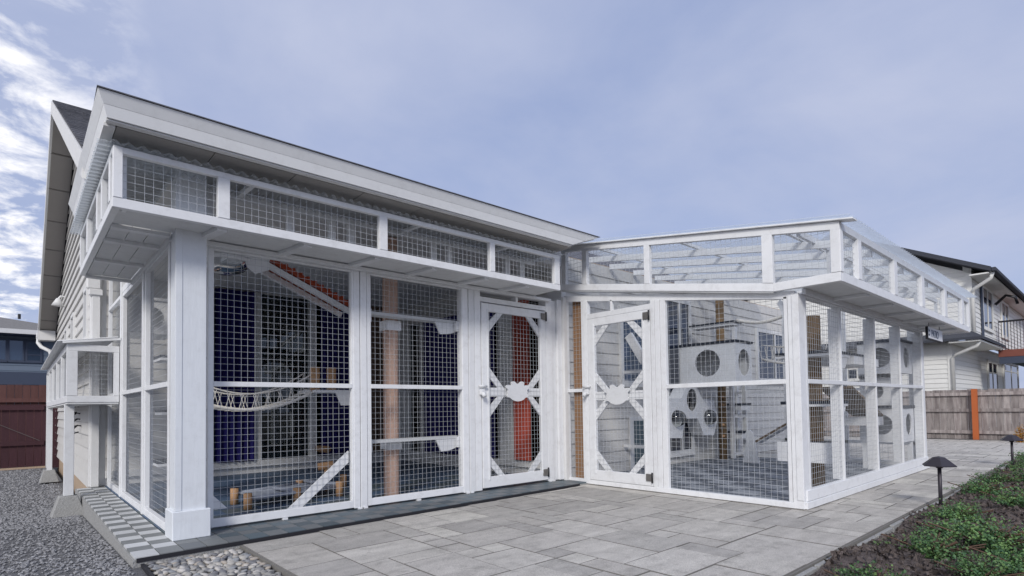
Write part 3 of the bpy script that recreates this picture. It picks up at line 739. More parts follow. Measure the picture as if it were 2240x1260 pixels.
# ================================================================== MAIN CAT WALKWAY under the eave
cw = thing('cat_walkway','raised white screened cat walkway under the house eave, wrapping the left column','cat walkway',(1.5,-.3,2.44))
ZB,ZT=2.44,2.875
def FC(u,d,z): return (u,-.52+d,z)
def FCL(u,d,z): return (-.745+d,u,z)
MB().box(-.745,3.80,-.52,-.475,ZB,ZB+.07).out('bottom_rail',M_white,cw,bevel=.003); MB().box(-.70,3.80,-.52,-.475,ZT-.045,ZT).out('top_rail',M_white,cw,bevel=.003)
for a,b in ((-.742,-.685),(-.075,.012),(1.315,1.40),(2.67,2.74),(3.70,3.79)):
    fbox(FC,'post',M_white,cw,a,b,-.005,.05,ZB+.07,ZT-.045 if a>-.7 else ZT)
fbox(FC,'post',M_white,cw,-.685,-.655,.05,.10,ZB,ZT)
for a,b in ((-.685,-.075),(.012,1.315),(1.40,2.67),(2.74,3.70)): wires(FC,cw,a,b,ZB+.06,ZT-.04,.035)
# back frame against the porch header
MB().box(-.25,3.82,-.06,-.022,ZB+.01,ZB+.07).out('back_rail',M_board,cw); MB().box(-.25,3.82,-.06,-.022,ZT-.03,ZT+.03).out('back_rail',M_board,cw)
for u in (-.07,.62,1.02,1.22,2.2,2.42,3.3,3.55): box('back_post',M_board,cw,u,u+.07,-.062,-.02,ZB+.07,ZT-.03)
# floor boards seen from below, with battens
bb=[-.735,-.09,.59,1.27,1.91,2.60,3.22,3.80]
for i in range(len(bb)-1): box('floor_board',M_under,cw,bb[i]+.004,bb[i+1]-.004,-.474,-.07,ZB+.012,ZB+.03)
for u in bb[1:-1]: bar('batten',M_board,cw,(u+.06,-.47,ZB-.004),(u-.02,-.02,ZB-.004),.075,.028)
box('ledger',M_board,cw,-.06,4.1,-.069,-.0105,ZB-.035,ZB+.0,.003)
for u in (.2,1.8,3.0): bar('roof_batten',M_board,cw,(u,-.47,ZT-.02),(u,-.06,ZT+.0),.04,.03)
corrugated('corrugated_roof',cw,-.76,3.85,lambda s,t,w:(s,-.57+.54*t,ZT+.012+.012*t+w),.083,.013)
# left limb
box('bottom_rail',M_white,cw,-.745,-.70,-.474,2.07,ZB,ZB+.07,.003); box('top_rail',M_white,cw,-.745,-.70,-.474,2.07,ZT-.045,ZT,.003)
for a,b in ((-.40,-.33),(.09,.16),(.42,.50),(1.27,1.35),(2.0,2.07)): fbox(FCL,'post',M_white,cw,a,b,-.004,.045,ZB+.07,ZT-.045)
for a,b in ((-.46,-.40),(-.33,.09),(.16,.42),(.5,1.27),(1.35,2.0)): wires(FCL,cw,a,b,ZB+.06,ZT-.04,.03)
box('end_rail',M_white,cw,-.70,-.31,2.025,2.07,ZB,ZB+.07); box('end_rail',M_white,cw,-.70,-.31,2.025,2.07,ZT-.045,ZT)
for a,b in ((-.065,.42),(.42,1.22),(1.22,2.02)):
    for i in range(3): box('floor_board',M_under,cw,-.695+i*.128+.003,-.695+(i+1)*.128-.003,a+.02,b-.02,ZB+.010,ZB+.03)
for v in (-.02,.42,1.22,2.04): box('batten',M_board,cw,-.70,-.31,v-.035,v+.035,ZB-.018,ZB+.008)
box('ledger',M_board,cw,-.31,-.262,-.0,2.07,ZB-.035,ZB+.005)
corrugated('corrugated_roof',cw,-.52,2.12,lambda s,t,w:(-.83+.53*t,s,ZT+.014+.012*t+w),.083,.013)

# ================================================================== LOW CAT WALKWAY on the left
lw = thing('cat_walkway','low white screened cat walkway on a post beside the gable wall','cat walkway',(-.55,3,-.2))
LZ0,LZ1=1.13,1.80
def FL(u,d,z): return (u,2.90+d,z)
def FLL(u,d,z): return (-.80+d,u,z)
for z0_,z1_ in ((LZ0,LZ0+.075),(LZ1-.075,LZ1)):
    fbox(FL,'rail',M_white,lw,-.80,-.305,0,.045,z0_,z1_); fbox(FLL,'rail',M_white,lw,2.946,8.3,0,.045,z0_,z1_)
fbox(FL,'post',M_white,lw,-.802,-.70,-.004,.047,LZ0+.076,LZ1-.076); fbox(FL,'post',M_white,lw,-.36,-.306,-.003,.044,LZ0+.076,LZ1-.076)
for u in (3.9,5.0,6.3,7.4,8.25): fbox(FLL,'post',M_white,lw,u,u+.08,-.003,.045,LZ0+.076,LZ1-.076)
wires(FL,lw,-.70,-.36,LZ0+.07,LZ1-.07,.03); wires(FLL,lw,2.95,8.25,LZ0+.07,LZ1-.07,.03,step=.07)
box('floor_board',M_under,lw,-.79,-.31,2.91,8.28,LZ0-.02,LZ0-.002)
MB().hexa([(-.84,2.86,LZ1+.003),(-.295,2.86,LZ1+.075),(-.295,2.86,LZ1+.100),(-.84,2.86,LZ1+.03),(-.84,2.895,LZ1+.003),(-.295,2.895,LZ1+.075),(-.295,2.895,LZ1+.10),(-.84,2.895,LZ1+.03)]).out('roof_edge_board',M_white,lw)
_r=corrugated('corrugated_roof',lw,2.88,8.35,lambda s,t,w:(-.89+.57*t,s,LZ1+.025+.085*t+w),.083,.010); _r.data.materials.clear(); _r.data.materials.append(M_white)
lp=box('support_post',M_board,lw,-.795,-.70,3.30,3.395,.02,LZ0-.021,.004)
MB().hexa([(-.92,3.2,-.24),(-.58,3.2,-.24),(-.58,3.52,-.24),(-.92,3.52,-.24),(-.84,3.27,.018),(-.66,3.27,.018),(-.66,3.45,.018),(-.84,3.45,.018)]).out('pier_block',M_conc,lw,bevel=.008)
box('support_post',M_board,lw,-.795,-.72,8.0,8.08,-.02,LZ0-.021); MB().hexa([(-.90,7.9,-.24),(-.62,7.9,-.24),(-.62,8.2,-.24),(-.90,8.2,-.24),(-.84,7.96,-.02),(-.68,7.96,-.02),(-.68,8.14,-.02),(-.84,8.14,-.02)]).out('pier_block',M_conc,lw,bevel=.008)

# ================================================================== WING ENCLOSURE
wg = thing('cat_enclosure','white framed wire screened wing standing on the paved patio at right','cat enclosure',(6.8,-1.5,-.03))
Z0=-.022
def zwt(u): return 2.47-.143*u          # wall top along wing front
def zcb(u): return 2.60-.172*u if u<2.87 else 2.106
def zct(u): return 3.20-.157*u
fbox(FW,'sill',M_white,wg,.02,3.0,-.008,.055,Z0,.035)
fhex(FW,'top_plate',M_white,wg,.0,3.05,.0,.06,zwt(0)-.02,zwt(0)+.06,zwt(3.05)-.02,zwt(3.05)+.06)
fbox(FW,'stile',M_white,wg,.0,.05,0,.05,.035,2.45)
fbox(FW,'mid_rail',M_white,wg,.05,.31,0,.045,1.19,1.235)
fbox(FW,'stile',M_white,wg,.31,.36,0,.05,.035,2.41); fbox(FW,'door_jamb',M_white,wg,.365,.42,-.006,.07,.035,2.40)
wires(FW,wg,.05,.31,.03,2.45,.05)
screen_door(FW,wg,.43,1.395,.04,2.145,.42,1.35)
fhex(FW,'door_header',M_white,wg,.42,1.40,-.002,.05,2.15,2.215,2.15,2.215)
wires(FW,wg,.42,1.40,2.2,2.42,.05,zhi=lambda u:zwt(u))
fbox(FW,'header_stud',M_white,wg,.80,.83,.0,.045,2.215,2.35)
fbox(FW,'door_jamb',M_white,wg,1.402,1.455,-.006,.08,.035,2.25); fbox(FW,'post',M_white,wg,1.46,1.525,-.004,.09,.035,2.24)
fbox(FW,'stile',M_white,wg,1.53,1.60,0,.05,.035,2.23)
fbox(FW,'mid_rail',M_white,wg,1.60,2.94,-.003,.045,1.19,1.238)
wires(FW,wg,1.60,2.94,.03,2.25,.05,zhi=lambda u:zwt(u))
fbox(FW,'stile',M_white,wg,2.94,2.975,0,.05,.035,2.05)
cp=fbox(FW,'corner_post',M_white,wg,2.98,3.084,-.006,.14,Z0,2.07,.004); 
fbox(FW,'post_batten',M_white,cp,3.022,3.086,-.014,-.006,.06,2.05)
# end wall
fbox(FE,'base_board',M_white,wg,4.43,9.22,-.022,.05,Z0,.045); fbox(FE,'base_rail',M_white,wg,4.46,9.20,-.012,.05,.049,.152)
fbox(FE,'stile',M_white,wg,4.555,4.60,0,.045,.152,2.05)
fbox(FE,'mid_rail',M_white,wg,4.60,9.08,-.003,.04,1.192,1.236)
for u in (5.545,6.77,7.895): fbox(FE,'post',M_white,wg,u,u+.036,.0,.125,.152,2.05); 
fbox(FE,'post',M_white,wg,9.07,9.12,.0,.12,.05,2.05); fbox(FE,'post',M_board,wg,9.125,9.20,.0,.10,.05,2.05)
fbox(FE,'top_plate',M_white,wg,4.56,9.2,.0,.08,2.05,2.11)
for a,b in ((4.60,5.545),(5.58,6.77),(6.806,7.895),(7.93,9.07)): wires(FE,wg,a,b,.15,2.05,.02)
# far wall X = 9.2
def FX(u,d,z): return (9.2+d,u,z)
box('kick_board',M_board,wg,9.20,9.24,-2.95,.03,Z0,.06); box('kick_rail',M_white,wg,9.19,9.24,-2.95,.03,.32,.37)
for v in (-2.95,-2.0,-1.05,-.1): box('post',M_white,wg,9.19,9.26,v,v+.07,.06,2.55)
box('mid_rail',M_white,wg,9.195,9.24,-2.9,.03,1.19,1.235)
wires(FX,wg,-2.95,.0,.06,2.55,.02,step=.075,zhi=lambda u: 2.05+.16*(u+3.0))
# clerestory band along the front, sloping with the roof, level over the last bay
def FK(u,d,z): return (4.35+d,-u,z)
fhex(FK,'band_bottom_rail',M_white,wg,.02,2.87,0,.05,zcb(.02),zcb(.02)+.085,2.106,2.19)
fbox(FK,'band_bottom_rail',M_white,wg,2.871,3.48,0,.05,2.106,2.19)
fhex(FK,'band_top_rail',M_white,wg,.02,3.48,0,.05,zct(.02)-.075,zct(.02),zct(3.48)-.075,zct(3.48))
fhex(FK,'roof_flashing',M_white,wg,.0,3.60,-.03,.09,zct(0)+.004,zct(0)+.02,zct(3.6)+.004,zct(3.6)+.02)
for a,b in ((.03,.11),(.40,.48),(1.37,1.445),(2.77,2.875),(3.40,3.478)):
    fhex(FK,'band_post',M_white,wg,a,b,-.004,.055,zcb(a)+.085,zct(a)-.075,zcb(b)+.085,zct(b)-.075)
wires(FK,wg,.1,3.42,2.10,3.2,.03,zlo=lambda u:zcb(u)+.05,zhi=lambda u:zct(u)-.04)
# underside strip between band and wall
MB().hexa([FK(.0,.01,zcb(0)-.012),FK(2.87,.01,2.094),FK(2.87,.12,2.094),FK(0,.12,zcb(0)-.012),FK(.0,.01,zcb(0)-.002),FK(2.87,.01,2.104),FK(2.87,.12,2.104),FK(0,.12,zcb(0)-.002)]).out('band_soffit',M_under,wg)
# rafters and purlins
for X in (4.9,5.5,6.1,6.7,7.3,7.9,8.5,9.1):
    MB().hexa([(X,.04,zct(-.04)-.125),(X+.04,.04,zct(-.04)-.125),(X+.04,-3.42,zct(3.42)-.125),(X,-3.42,zct(3.42)-.125),(X,.04,zct(-.04)-.05),(X+.04,.04,zct(-.04)-.05),(X+.04,-3.42,zct(3.42)-.05),(X,-3.42,zct(3.42)-.05)]).out('rafter',M_white,wg)
for v in (.55,1.75,2.95): box('purlin',M_white,wg,4.41,9.3,-v-.017,-v+.017,zct(v)-.040,zct(v)-.006)
corrugated('corrugated_roof',wg,4.30,10.42,lambda s,t,w:(s,.02-3.60*t,zct(-.02+3.60*t)+.040+w),.083,.013)

# end walkway of the wing
ew = thing('cat_walkway','raised white screened cat walkway along the far end of the wing, sign below it','cat walkway',(7.4,-3.3,2.1))
def FQ(u,d,z): return (u,-3.48+d,z)
EZ0,EZ1=2.108,2.652
MB().box(4.402,10.36,-3.481,-3.435,EZ0,EZ0+.085).out('bottom_rail',M_white,ew,bevel=.003); MB().box(4.401,10.36,-3.48,-3.435,EZ1-.07,EZ1).out('top_rail',M_white,ew,bevel=.003)
for a,b in ((4.353,4.43),(4.85,4.95),(6.07,6.19),(7.28,7.42),(8.56,8.70),(9.76,9.90),(10.28,10.35)):
    fbox(FQ,'post',M_white,ew,a,b,-.005,.05,EZ0+.085,EZ1-.07)
wires(FQ,ew,4.43,10.3,EZ0+.08,EZ1-.06,.03)
ee=[4.41,5.3,6.2,7.1,7.95,8.8,9.6,10.35]
for i in range(len(ee)-1): box('floor_board',M_under,ew,ee[i]+.004,ee[i+1]-.004,-3.434,-3.10,EZ0+.012,EZ0+.03)
for u in ee[1:-1]: box('batten',M_board,ew,u-.04,u+.04,-3.43,-3.09,EZ0-.018,EZ0+.010)
box('ledger',M_board,ew,4.5,10.3,-3.12,-3.087,EZ0-.045,EZ0+.01)
box('end_rail',M_white,ew,10.31,10.355,-3.43,-3.09,EZ0,EZ0+.085); box('end_rail',M_white,ew,10.31,10.355,-3.43,-3.09,EZ1-.03,EZ1+.04)
box('back_rail',M_board,ew,4.5,10.3,-3.085,-3.05,EZ1-.01,EZ1+.05)
for u in (5.3,6.4,7.6,8.9,10.2): box('back_post',M_board,ew,u,u+.05,-3.083,-3.05,EZ0+.03,EZ1-.01)
# wing floor tiles
wf = struct(MB().box(4.47,9.19,-3.03,.045,-.06,-.018).out('wing_floor',M_joint))
for i in range(15):
    for j in range(10):
        x0=4.475+i*.314; y0=-3.025+j*.306
        m=M_tileW1 if (i+j)%2 else M_tileW2
        MB().box(x0+g,x0+.314-g,y0+g,y0+.306-g,-.018,-.002+random.uniform(-.001,.001)).out('floor_tile',m,wf)

# ================================================================== THINGS IN THE PORCH
sp = thing('scratching_post','tall tan carpeted scratching post behind the second screen panel','scratching post',(1.92,.36,0))
MB().tube([(1.92,.36,0),(1.92,.36,1.2),(1.92,.36,2.93)],.085,16).out('carpet_sleeve',M_pinkc,sp,smooth=False)
for z in (.61,1.94): box('collar',M_board,sp,1.83,2.01,.27,.45,z-.06,z+.05,.004)
for zz,lab in ((.64,'lower grey plank shelf crossing the second screen panel'),(2.00,'upper grey plank shelf crossing the second screen panel')):
    sh=thing('shelf_plank',lab,'shelf',(2.1,.16,zz),'plank shelves behind the second screen panel')
    box('plank',M_tileL,sh,1.50,2.69,.11,.25,zz,zz+.035,.003)
    MB().plate(lambda u,d,z:(u,.115+d,z),[(2.69,zz-.002),(2.36,zz-.002),(2.43,zz-.14),(2.55,zz-.13),(2.69,zz-.09)],[],0,.02).out('bracket',M_board,sh)
    box('end_block',M_board,sh,1.47,1.53,.055,.108,zz-.09,zz+.05,.004); box('end_block',M_board,sh,2.62,2.69,.055,.108,zz-.10,zz+.02,.004)
# rope bridge
rb = thing('rope_bridge','slack rope and net bridge hung across the first screen panel with log end posts','rope bridge',(.8,1.3,.95))
def sag(t,z0,z1,dip): return z0+(z1-z0)*t-dip*4*t*(1-t)
for yy in (1.12,1.46):
    pts=[(-.05+1.45*t/16,yy,sag(t/16,1.20,1.25,.21)) for t in range(17)]
    MB().tube(pts,.019,6).out('bridge_rope',M_rope,rb,smooth=True)
    pts=[(-.05+1.42*t/16,yy,sag(t/16,1.42,1.45,.25)) for t in range(17)]
    MB().tube(pts,.009,6).out('hand_rope',M_rope,rb,smooth=True)
    mb=MB()
    for t in range(1,22):
        x=-.05+1.43*t/22; za=sag(t/22,1.20,1.25,.21); x2=x+(.05 if t%2 else -.05); zb=sag((x2+.05)/1.43,1.42,1.45,.25)
        mb.tube([(x,yy,za),(x2,yy,zb)],.0035,4)
    stuff(mb.out('side_net',M_rope,rb))
for t in range(22):
    x=-.03+1.41*t/21; z=sag(t/21,1.20,1.25,.21); bar('slat',M_rope,rb,(x,1.11,z-.012),(x,1.47,z-.012),.045,.012)
for x in (1.36,1.56): MB().tube([(x,1.12,1.22),(x,1.12,1.50)],.055,12).out('log_post',M_log,rb,smooth=True)
box('landing_board',M_board,rb,1.32,1.95,1.0,1.55,1.20,1.232)
MB().plate(lambda u,d,z:(u,.98+d,z),[(1.95,1.20),(1.55,1.20),(1.62,1.05),(1.95,1.05)],[],0,.02).out('bracket',M_board,rb)
# red ramp
rr = thing('carpeted_ramp','red carpeted ramp on a white beam sloping down from the porch ceiling','cat ramp',(1.25,1.1,2.4))
bar('beam',M_white,rr,(.78,1.0,2.585),(1.75,1.0,2.165),.05,.055); bar('beam',M_white,rr,(.78,1.26,2.585),(1.75,1.26,2.165),.05,.055)
bar('carpet',M_redc,rr,(.78,1.13,2.66),(1.75,1.13,2.24),.33,.05)
for i in range(12):
    t=(i+.5)/12; bar('tread',M_redc,rr,(.78+.97*t,.955,2.69-.42*t),(.78+.97*t,1.305,2.69-.42*t),.03,.03)
box('platform',M_white,rr,.42,.80,.95,1.35,2.62,2.66); MB().plate(lambda u,d,z:(u,.97+d,z),[(.80,2.62),(.80,2.52),(.66,2.46),(.58,2.52),(.55,2.62)],[],0,.02).out('bracket',M_white,rr)
# clear hoop perch
hp = thing('hoop_perch','clear bowl perch in a white hoop hung near the porch ceiling','cat perch',(.42,1.2,2.6))
pts=[(.42+.27*math.cos(2*math.pi*i/28),1.2+.27*math.sin(2*math.pi*i/28),2.60) for i in range(29)]
MB().tube(pts,.025,8,caps=False).out('hoop',M_white,hp,smooth=True)
vs=[];fs=[]
for j in range(5):
    a=math.pi/2*j/4
    for i in range(20): vs.append((.42+.25*math.cos(a)*math.cos(2*math.pi*i/20),1.2+.25*math.cos(a)*math.sin(2*math.pi*i/20),2.6-.14*math.sin(a)))
for j in range(4):
    for i in range(20): fs.append((j*20+i,j*20+(i+1)%20,j*20+20+(i+1)%20,j*20+20+i))
mesh('bowl',vs,fs,M_clear,hp,smooth=True,fixn=False)
for i in range(3):
    t=2*math.pi*i/3+.5; MB().tube([(.42+.27*math.cos(t),1.2+.27*math.sin(t),2.6),(.42+.2*math.cos(t),1.2+.2*math.sin(t),2.95)],.006,5).out('hanger',M_white,hp)
# log lounger
lb = thing('log_lounger','low cat lounger of orange log legs and grey fleece on the porch floor','cat bed',(1.05,1.05,0))
for (x,y,h) in ((.545,.84,.16),(.535,1.27,.17),(1.08,.93,.15),(1.58,.96,.17),(1.36,1.6,.15),(1.95,1.65,.16)):
    MB().tube([(x,y,0),(x,y,h)],.042,12).out('log_leg',M_log,lb,smooth=True)
for a,b in (((.56,.86,.10),(1.60,.98,.11)),((.56,1.28,.11),(1.36,1.60,.11)),((.94,1.42,.12),(1.10,.94,.12)),((1.40,1.64,.13),(1.62,1.0,.13))):
    MB().tube([a,b],(.022),8).out('log_rail',M_fleece,lb,smooth=True)
nn=14;vs=[];fs=[]
for i in range(nn+1):
    for j in range(7):
        u=i/nn; v=j/6
        x=.58+1.0*u; y=.88+.12*u+v*(.38+.22*u); z=.115-.045*math.sin(math.pi*u)*math.sin(math.pi*v)+.012*math.sin(u*19)*math.sin(v*9)
        vs.append((x,y,z))
for i in range(nn):
    for j in range(6): a=i*7+j; fs.append((a,a+7,a+8,a+1))
mesh('fleece',vs,fs,M_fleece,lb,smooth=True,fixn=False)
MB().tube([(1.55,1.5,.30),(1.72,1.42,.32)],.05,10).out('log_stub',M_log,lb,smooth=True); MB().tube([(1.64,1.46,0),(1.64,1.46,.27)],.03,8).out('log_leg',M_log,lb,smooth=True)
bl=thing('wall_log','short log end peg on the wall ledge beyond the lounger','log peg',(2.75,4.15,.3)); MB().tube([(2.7,4.24,.33),(2.72,3.9,.33)],.06,10).out('log',M_log,bl,smooth=True)
# things seen through the left side wall
def hole_box(name,label,x0,x1,y0,y1,z0,z1,holes_left,holes_front,topm=None,t=.018,mt=None,cat='cat box',group=None):
    """open plywood box: holes_left on the face towards -X (u=Y), holes_front on the face towards -Y (u=X)"""
    b=thing(name,label,cat,((x0+x1)/2,(y0+y1)/2,z0),group); mt=mt or M_white
    MB().plate(lambda u,d,z:(x0+d,u,z),[(y0,z0),(y1,z0),(y1,z1),(y0,z1)],[circ(*h) for h in holes_left],0,t).out('side_panel',mt,b)
    MB().plate(lambda u,d,z:(u,y0+d,z),[(x0+t,z0),(x1,z0),(x1,z1),(x0+t,z1)],[circ(*h) for h in holes_front],0,t).out('front_panel',mt,b)
    box('side_panel',mt,b,x1-t,x1,y0+t,y1,z0,z1); box('back_panel',mt,b,x0+t,x1-t,y1-t,y1,z0,z1)
    box('bottom_panel',mt,b,x0+t,x1-t,y0+t,y1-t,z0,z0+t); box('top_panel',topm or mt,b,x0-.02,x1+.02,y0-.02,y1+.01,z1,z1+.04,.004)
    return b
hole_box('cat_box','white cat box with one oval hole high behind the left side screens',-.20,.30,3.05,3.75,2.0,2.42,[(3.42,2.22,.14,24,.16)],[(.05,2.21,.13)])
lt=thing('log_tower','brick red carpeted post with shelves behind the left side screens','cat tree',(.35,2.2,0))
MB().tube([(.30,2.3,0),(.30,2.3,2.6)],.07,14).out('post',M_pinkc,lt,smooth=True)
for z,s in ((.42,.34),(1.0,.30),(1.62,.32)): box('shelf',M_navyc,lt,.30-s,.30+s*.5,2.3-.22,2.3+.22,z,z+.03)
for z,s in ((.42,.34),(1.0,.30),(1.62,.32)): box('shelf_edge',M_board,lt,.30-s,.30+s*.5,2.3-.22,2.3+.22,z-.03,z-.001)

# ================================================================== THINGS IN THE WING
cbk=tag(MB().hexa([FW(.11,.060,.036),FW(.302,.060,.036),FW(.302,.082,.036),FW(.11,.082,.036),FW(.11,.060,2.44),FW(.302,.060,2.42),FW(.302,.082,2.42),FW(.11,.082,2.44)]).out('scratch_board',M_cork),'tall brown cork scratching board behind the narrow corner screen','scratching board')
hole_box('cat_box','large white cat box with two round holes and dark top, above the paw panel',7.40,7.97,-.97,.02,1.36,2.00,[(-.48,1.69,.225)],[(7.70,1.68,.20,28,.22)],topm=M_navyc)
# paw shaped panel with bubble windows
pp=thing('paw_panel','white paw shaped wall box with two clear bubbles and an oval porthole','cat box',(7.36,-.1,.45))
outer=[(6.572,1.107),(7.0,1.107),(7.12,1.25),(7.19,1.30),(7.50,1.30),(7.56,1.25),(7.66,1.107),(8.052,1.07),(8.207,.767),(8.045,.448),(7.695,.464),(7.516,.758),(7.121,.768),(6.995,.447),(6.628,.465),(6.559,.805)]
def FP(u,d,z): return (u,-.22+d,z)
MB().plate(FP,outer,[circ(6.86,.775,.165,24,.14),circ(7.87,.77,.155,24,.14),circ(7.34,1.08,.165,24,.19)],0,.02).out('front_panel',M_white,pp)
n=len(outer)
mb=MB()
for i in range(n):
    a,b=outer[i],outer[(i+1)%n]; k=len(mb.v); mb.v+=[Vector(FP(a[0],.02,a[1])),Vector(FP(b[0],.02,b[1])),Vector(FP(b[0],.24,b[1])),Vector(FP(a[0],.24,a[1]))]; mb.f.append((k,k+1,k+2,k+3))
mb.out('side_wall',M_board,pp,fixn=False)
def bubble(cx,cz,rx,rz):
    vs=[];fs=[]
    for j in range(6):
        a=math.pi/2*j/5
        for i in range(20): vs.append(FP(cx+rx*math.cos(a)*math.cos(2*math.pi*i/20),-.14*math.sin(a),cz+rz*math.cos(a)*math.sin(2*math.pi*i/20)))
    for j in range(5):
        for i in range(20): fs.append((j*20+i,j*20+(i+1)%20,j*20+20+(i+1)%20,j*20+20+i))
    mesh('bubble_window',vs,fs,M_clear,pp,smooth=True,fixn=False)
bubble(6.86,.775,.165,.14); bubble(7.87,.77,.155,.14)
# log posts
lg=thing('log_post','brown sisal wrapped post against the house wall right of the paw panel','scratching post',(8.37,-.22,0))
MB().tube([(8.37,-.22,-.002),(8.37,-.22,2.9)],.072,14).out('sisal',M_sisal,lg,smooth=True)
for z in (.42,.62,.98,1.12): MB().tube([(8.37,-.24,z),(8.15,-.34,z+.01)],.026,8).out('peg',M_log,lg,smooth=True)
ct=thing('cat_tree','brown sisal post with dark carpeted platforms just inside the wing end screens','cat tree',(6.05,-2.62,0))
MB().tube([(6.05,-2.62,-.002),(6.05,-2.62,2.06)],.088,16).out('sisal',M_sisal,ct,smooth=True)
for z,x0,x1,y0,y1 in ((1.575,5.72,6.42,-2.92,-2.30),(.985,5.78,6.36,-2.90,-2.32),(.50,5.74,6.16,-2.90,-2.30)):
    p_=box('platform',M_navyc,ct,x0,x1,y0,y1,z,z+.035,.004); box('platform_board',M_white,p_,x0+.01,x1-.01,y0+.01,y1-.01,z-.03,z-.001)
    MB().plate(lambda u,d,q:(u,y0+.02+d,q),[(x0+.05,z-.03),(x1-.05,z-.03),(x1-.16,z-.16),(x0+.16,z-.16)],[],0,.02).out('bracket',M_white,p_)
box('back_board',M_white,ct,5.70,5.73,-2.92,-2.30,.30,.535)
tp=thing('shelf','long white shelf with dark top between the sisal post and the tower','shelf',(7.0,-2.75,1.57)); box('shelf_top',M_navyc,tp,6.45,7.45,-2.95,-2.55,1.575,1.60); box('shelf_board',M_white,tp,6.46,7.44,-2.94,-2.56,1.47,1.574)
hole_box('cat_box','upper white cat box of the stack in the far corner of the wing',8.38,9.05,-2.96,-2.42,1.42,1.88,[(-2.70,1.66,.15)],[(8.76,1.66,.16)],topm=M_navyc,mt=M_board)
hole_box('cat_box','lowest white cat box of the stack in the far corner of the wing',8.38,9.05,-2.96,-2.42,.40,.90,[(-2.70,.66,.15)],[(8.76,.66,.16)],topm=M_navyc,mt=M_board)
hole_box('cat_box','middle cat box of the stack in the far corner of the wing, set back',8.52,9.05,-2.80,-2.40,.945,1.36,[(-2.6,1.16,.11)],[(8.72,1.18,.10,24,.14)],topm=M_navyc,mt=M_board)
st=thing('tower_stand','white post stand under the stack of cat boxes','stand',(8.7,-2.7,0)); box('leg',M_board,st,8.40,8.46,-2.94,-2.88,0,.399); box('leg',M_board,st,8.98,9.04,-2.94,-2.88,0,.399); box('leg',M_board,st,8.40,8.46,-2.50,-2.44,0,.399); box('leg',M_board,st,8.98,9.04,-2.50,-2.44,0,.399)
r1=thing('cat_ramp','brown carpeted ramp with white cat shaped foot near the house wall','cat ramp',(8.2,-1.2,.3))
bar('ramp_board',M_rampc,r1,(8.2,-.95,.36),(8.2,-2.35,1.20),.26,.03,(0,0,1)); bar('ramp_edge',M_board,r1,(8.2,-.95,.335),(8.2,-2.35,1.175),.24,.02)
MB().plate(lambda u,d,z:(8.05+d,u,z),[(-.74,-.0),(-1.0,-.0),(-.96,.28),(-.93,.44),(-.90,.52),(-.86,.56),(-.81,.55),(-.78,.48),(-.80,.36),(-.76,.2)],[],0,.03).out('cat_foot',M_white,r1)
r2_=thing('cat_ramp','tan ramp leaning on the white shelf beside the far corner tower','cat ramp',(7.8,-2.5,.8))
bar('ramp_board',M_rampc,r2_,(7.0,-2.55,1.20),(8.3,-2.55,.80),.40,.03); box('ramp_foot',M_white,r2_,7.9,8.34,-2.74,-2.36,.66,.78)
for x,z,lab in ((8.95,.98,'upper small dark perch on the white ladder frame'),(8.95,.46,'lower small dark perch on the white ladder frame')):
    q=thing('perch',lab,'perch',(x,-.25,z),'perches right of the sisal post'); box('perch_top',M_navyc,q,x-.25,x+.15,-.42,-.08,z,z+.03); box('perch_board',M_white,q,x-.22,x+.12,-.40,-.1,z-.10,z-.001)
lf=thing('ladder_frame','grey and white ladder frame standing by the house wall','frame',(8.9,-.2,0))
for x in (8.62,9.12): box('upright',M_trim,lf,x,x+.07,-.30,-.23,0,1.45)
for z in (.05,.75,1.38): box('rung',M_trim,lf,8.69,9.12,-.295,-.235,z,z+.05)
pk=thing('plank_bridge','thin dark plank bridge with cat head ends, high over the large cat box','cat bridge',(7.6,-.4,2.15))
box('plank',M_navyc,pk,7.5,7.8,-.9,-.1,2.34,2.37); box('plank_board',M_white,pk,7.52,7.78,-.88,-.12,2.30,2.339)
mb=MB(); mb.tube([(7.65,-.88,2.38)]+[(7.66,-.9-.8*t/8,2.38-.08*math.sin(math.pi*t/8)) for t in range(1,9)],.03,8); mb.out('hammock_rope',M_rope,pk,smooth=True)
MB().plate(lambda u,d,z:(7.62+d,u,z),[(-1.66,2.16),(-1.78,2.16),(-1.74,2.36),(-1.68,2.52),(-1.60,2.62),(-1.56,2.55),(-1.62,2.40)],[],0,.03).out('cat_end',M_white,pk)
wr=thing('rope_bridge','small rope net bridge in front of the far house window','rope bridge',(8.6,-1.1,1.7))
for dx in (0,.22):
    MB().tube([(8.3+dx,-1.0-.9*t/10,1.76-.10*math.sin(math.pi*t/10)) for t in range(11)],.022,6).out('bridge_rope',M_rope,wr,smooth=True)
    MB().tube([(8.3+dx,-1.0-.9*t/10,2.0-.06*math.sin(math.pi*t/10)) for t in range(11)],.010,6).out('hand_rope',M_rope,wr,smooth=True)
    mb=MB()
    for t in range(18):
        y=-1.0-.9*t/17; mb.tube([(8.3+dx,y,1.70),(8.3+dx,y-(.05 if t%2 else -.05),1.97)],.005,4)
    stuff(mb.out('side_net',M_rope,wr))
for (y,z) in ((-.57,1.55),(-.60,.42)):
    k=thing('cat_cutout','white cat head cutout %s seen through the right screen door'%('high' if z>1 else 'low'),'cat cutout',(5.75,y,z))
    X0=5.75
    MB().plate(lambda u,d,q:(X0+d,u,q),[(y+.14,z-.16),(y-.10,z-.16),(y-.14,z-.02),(y-.12,z+.16),(y-.03,z+.07),(y+.05,z+.07),(y+.12,z+.17),(y+.16,z)],[],0,.02).out('cutout',M_white,k)
    box('arm',M_white,k,X0+.02,X0+.06,y-.02,.05,z-.06,z-.02)
pt=thing('door_partition','white post and leaning white board seen through the right screen door','partition',(5.35,-.62,0))
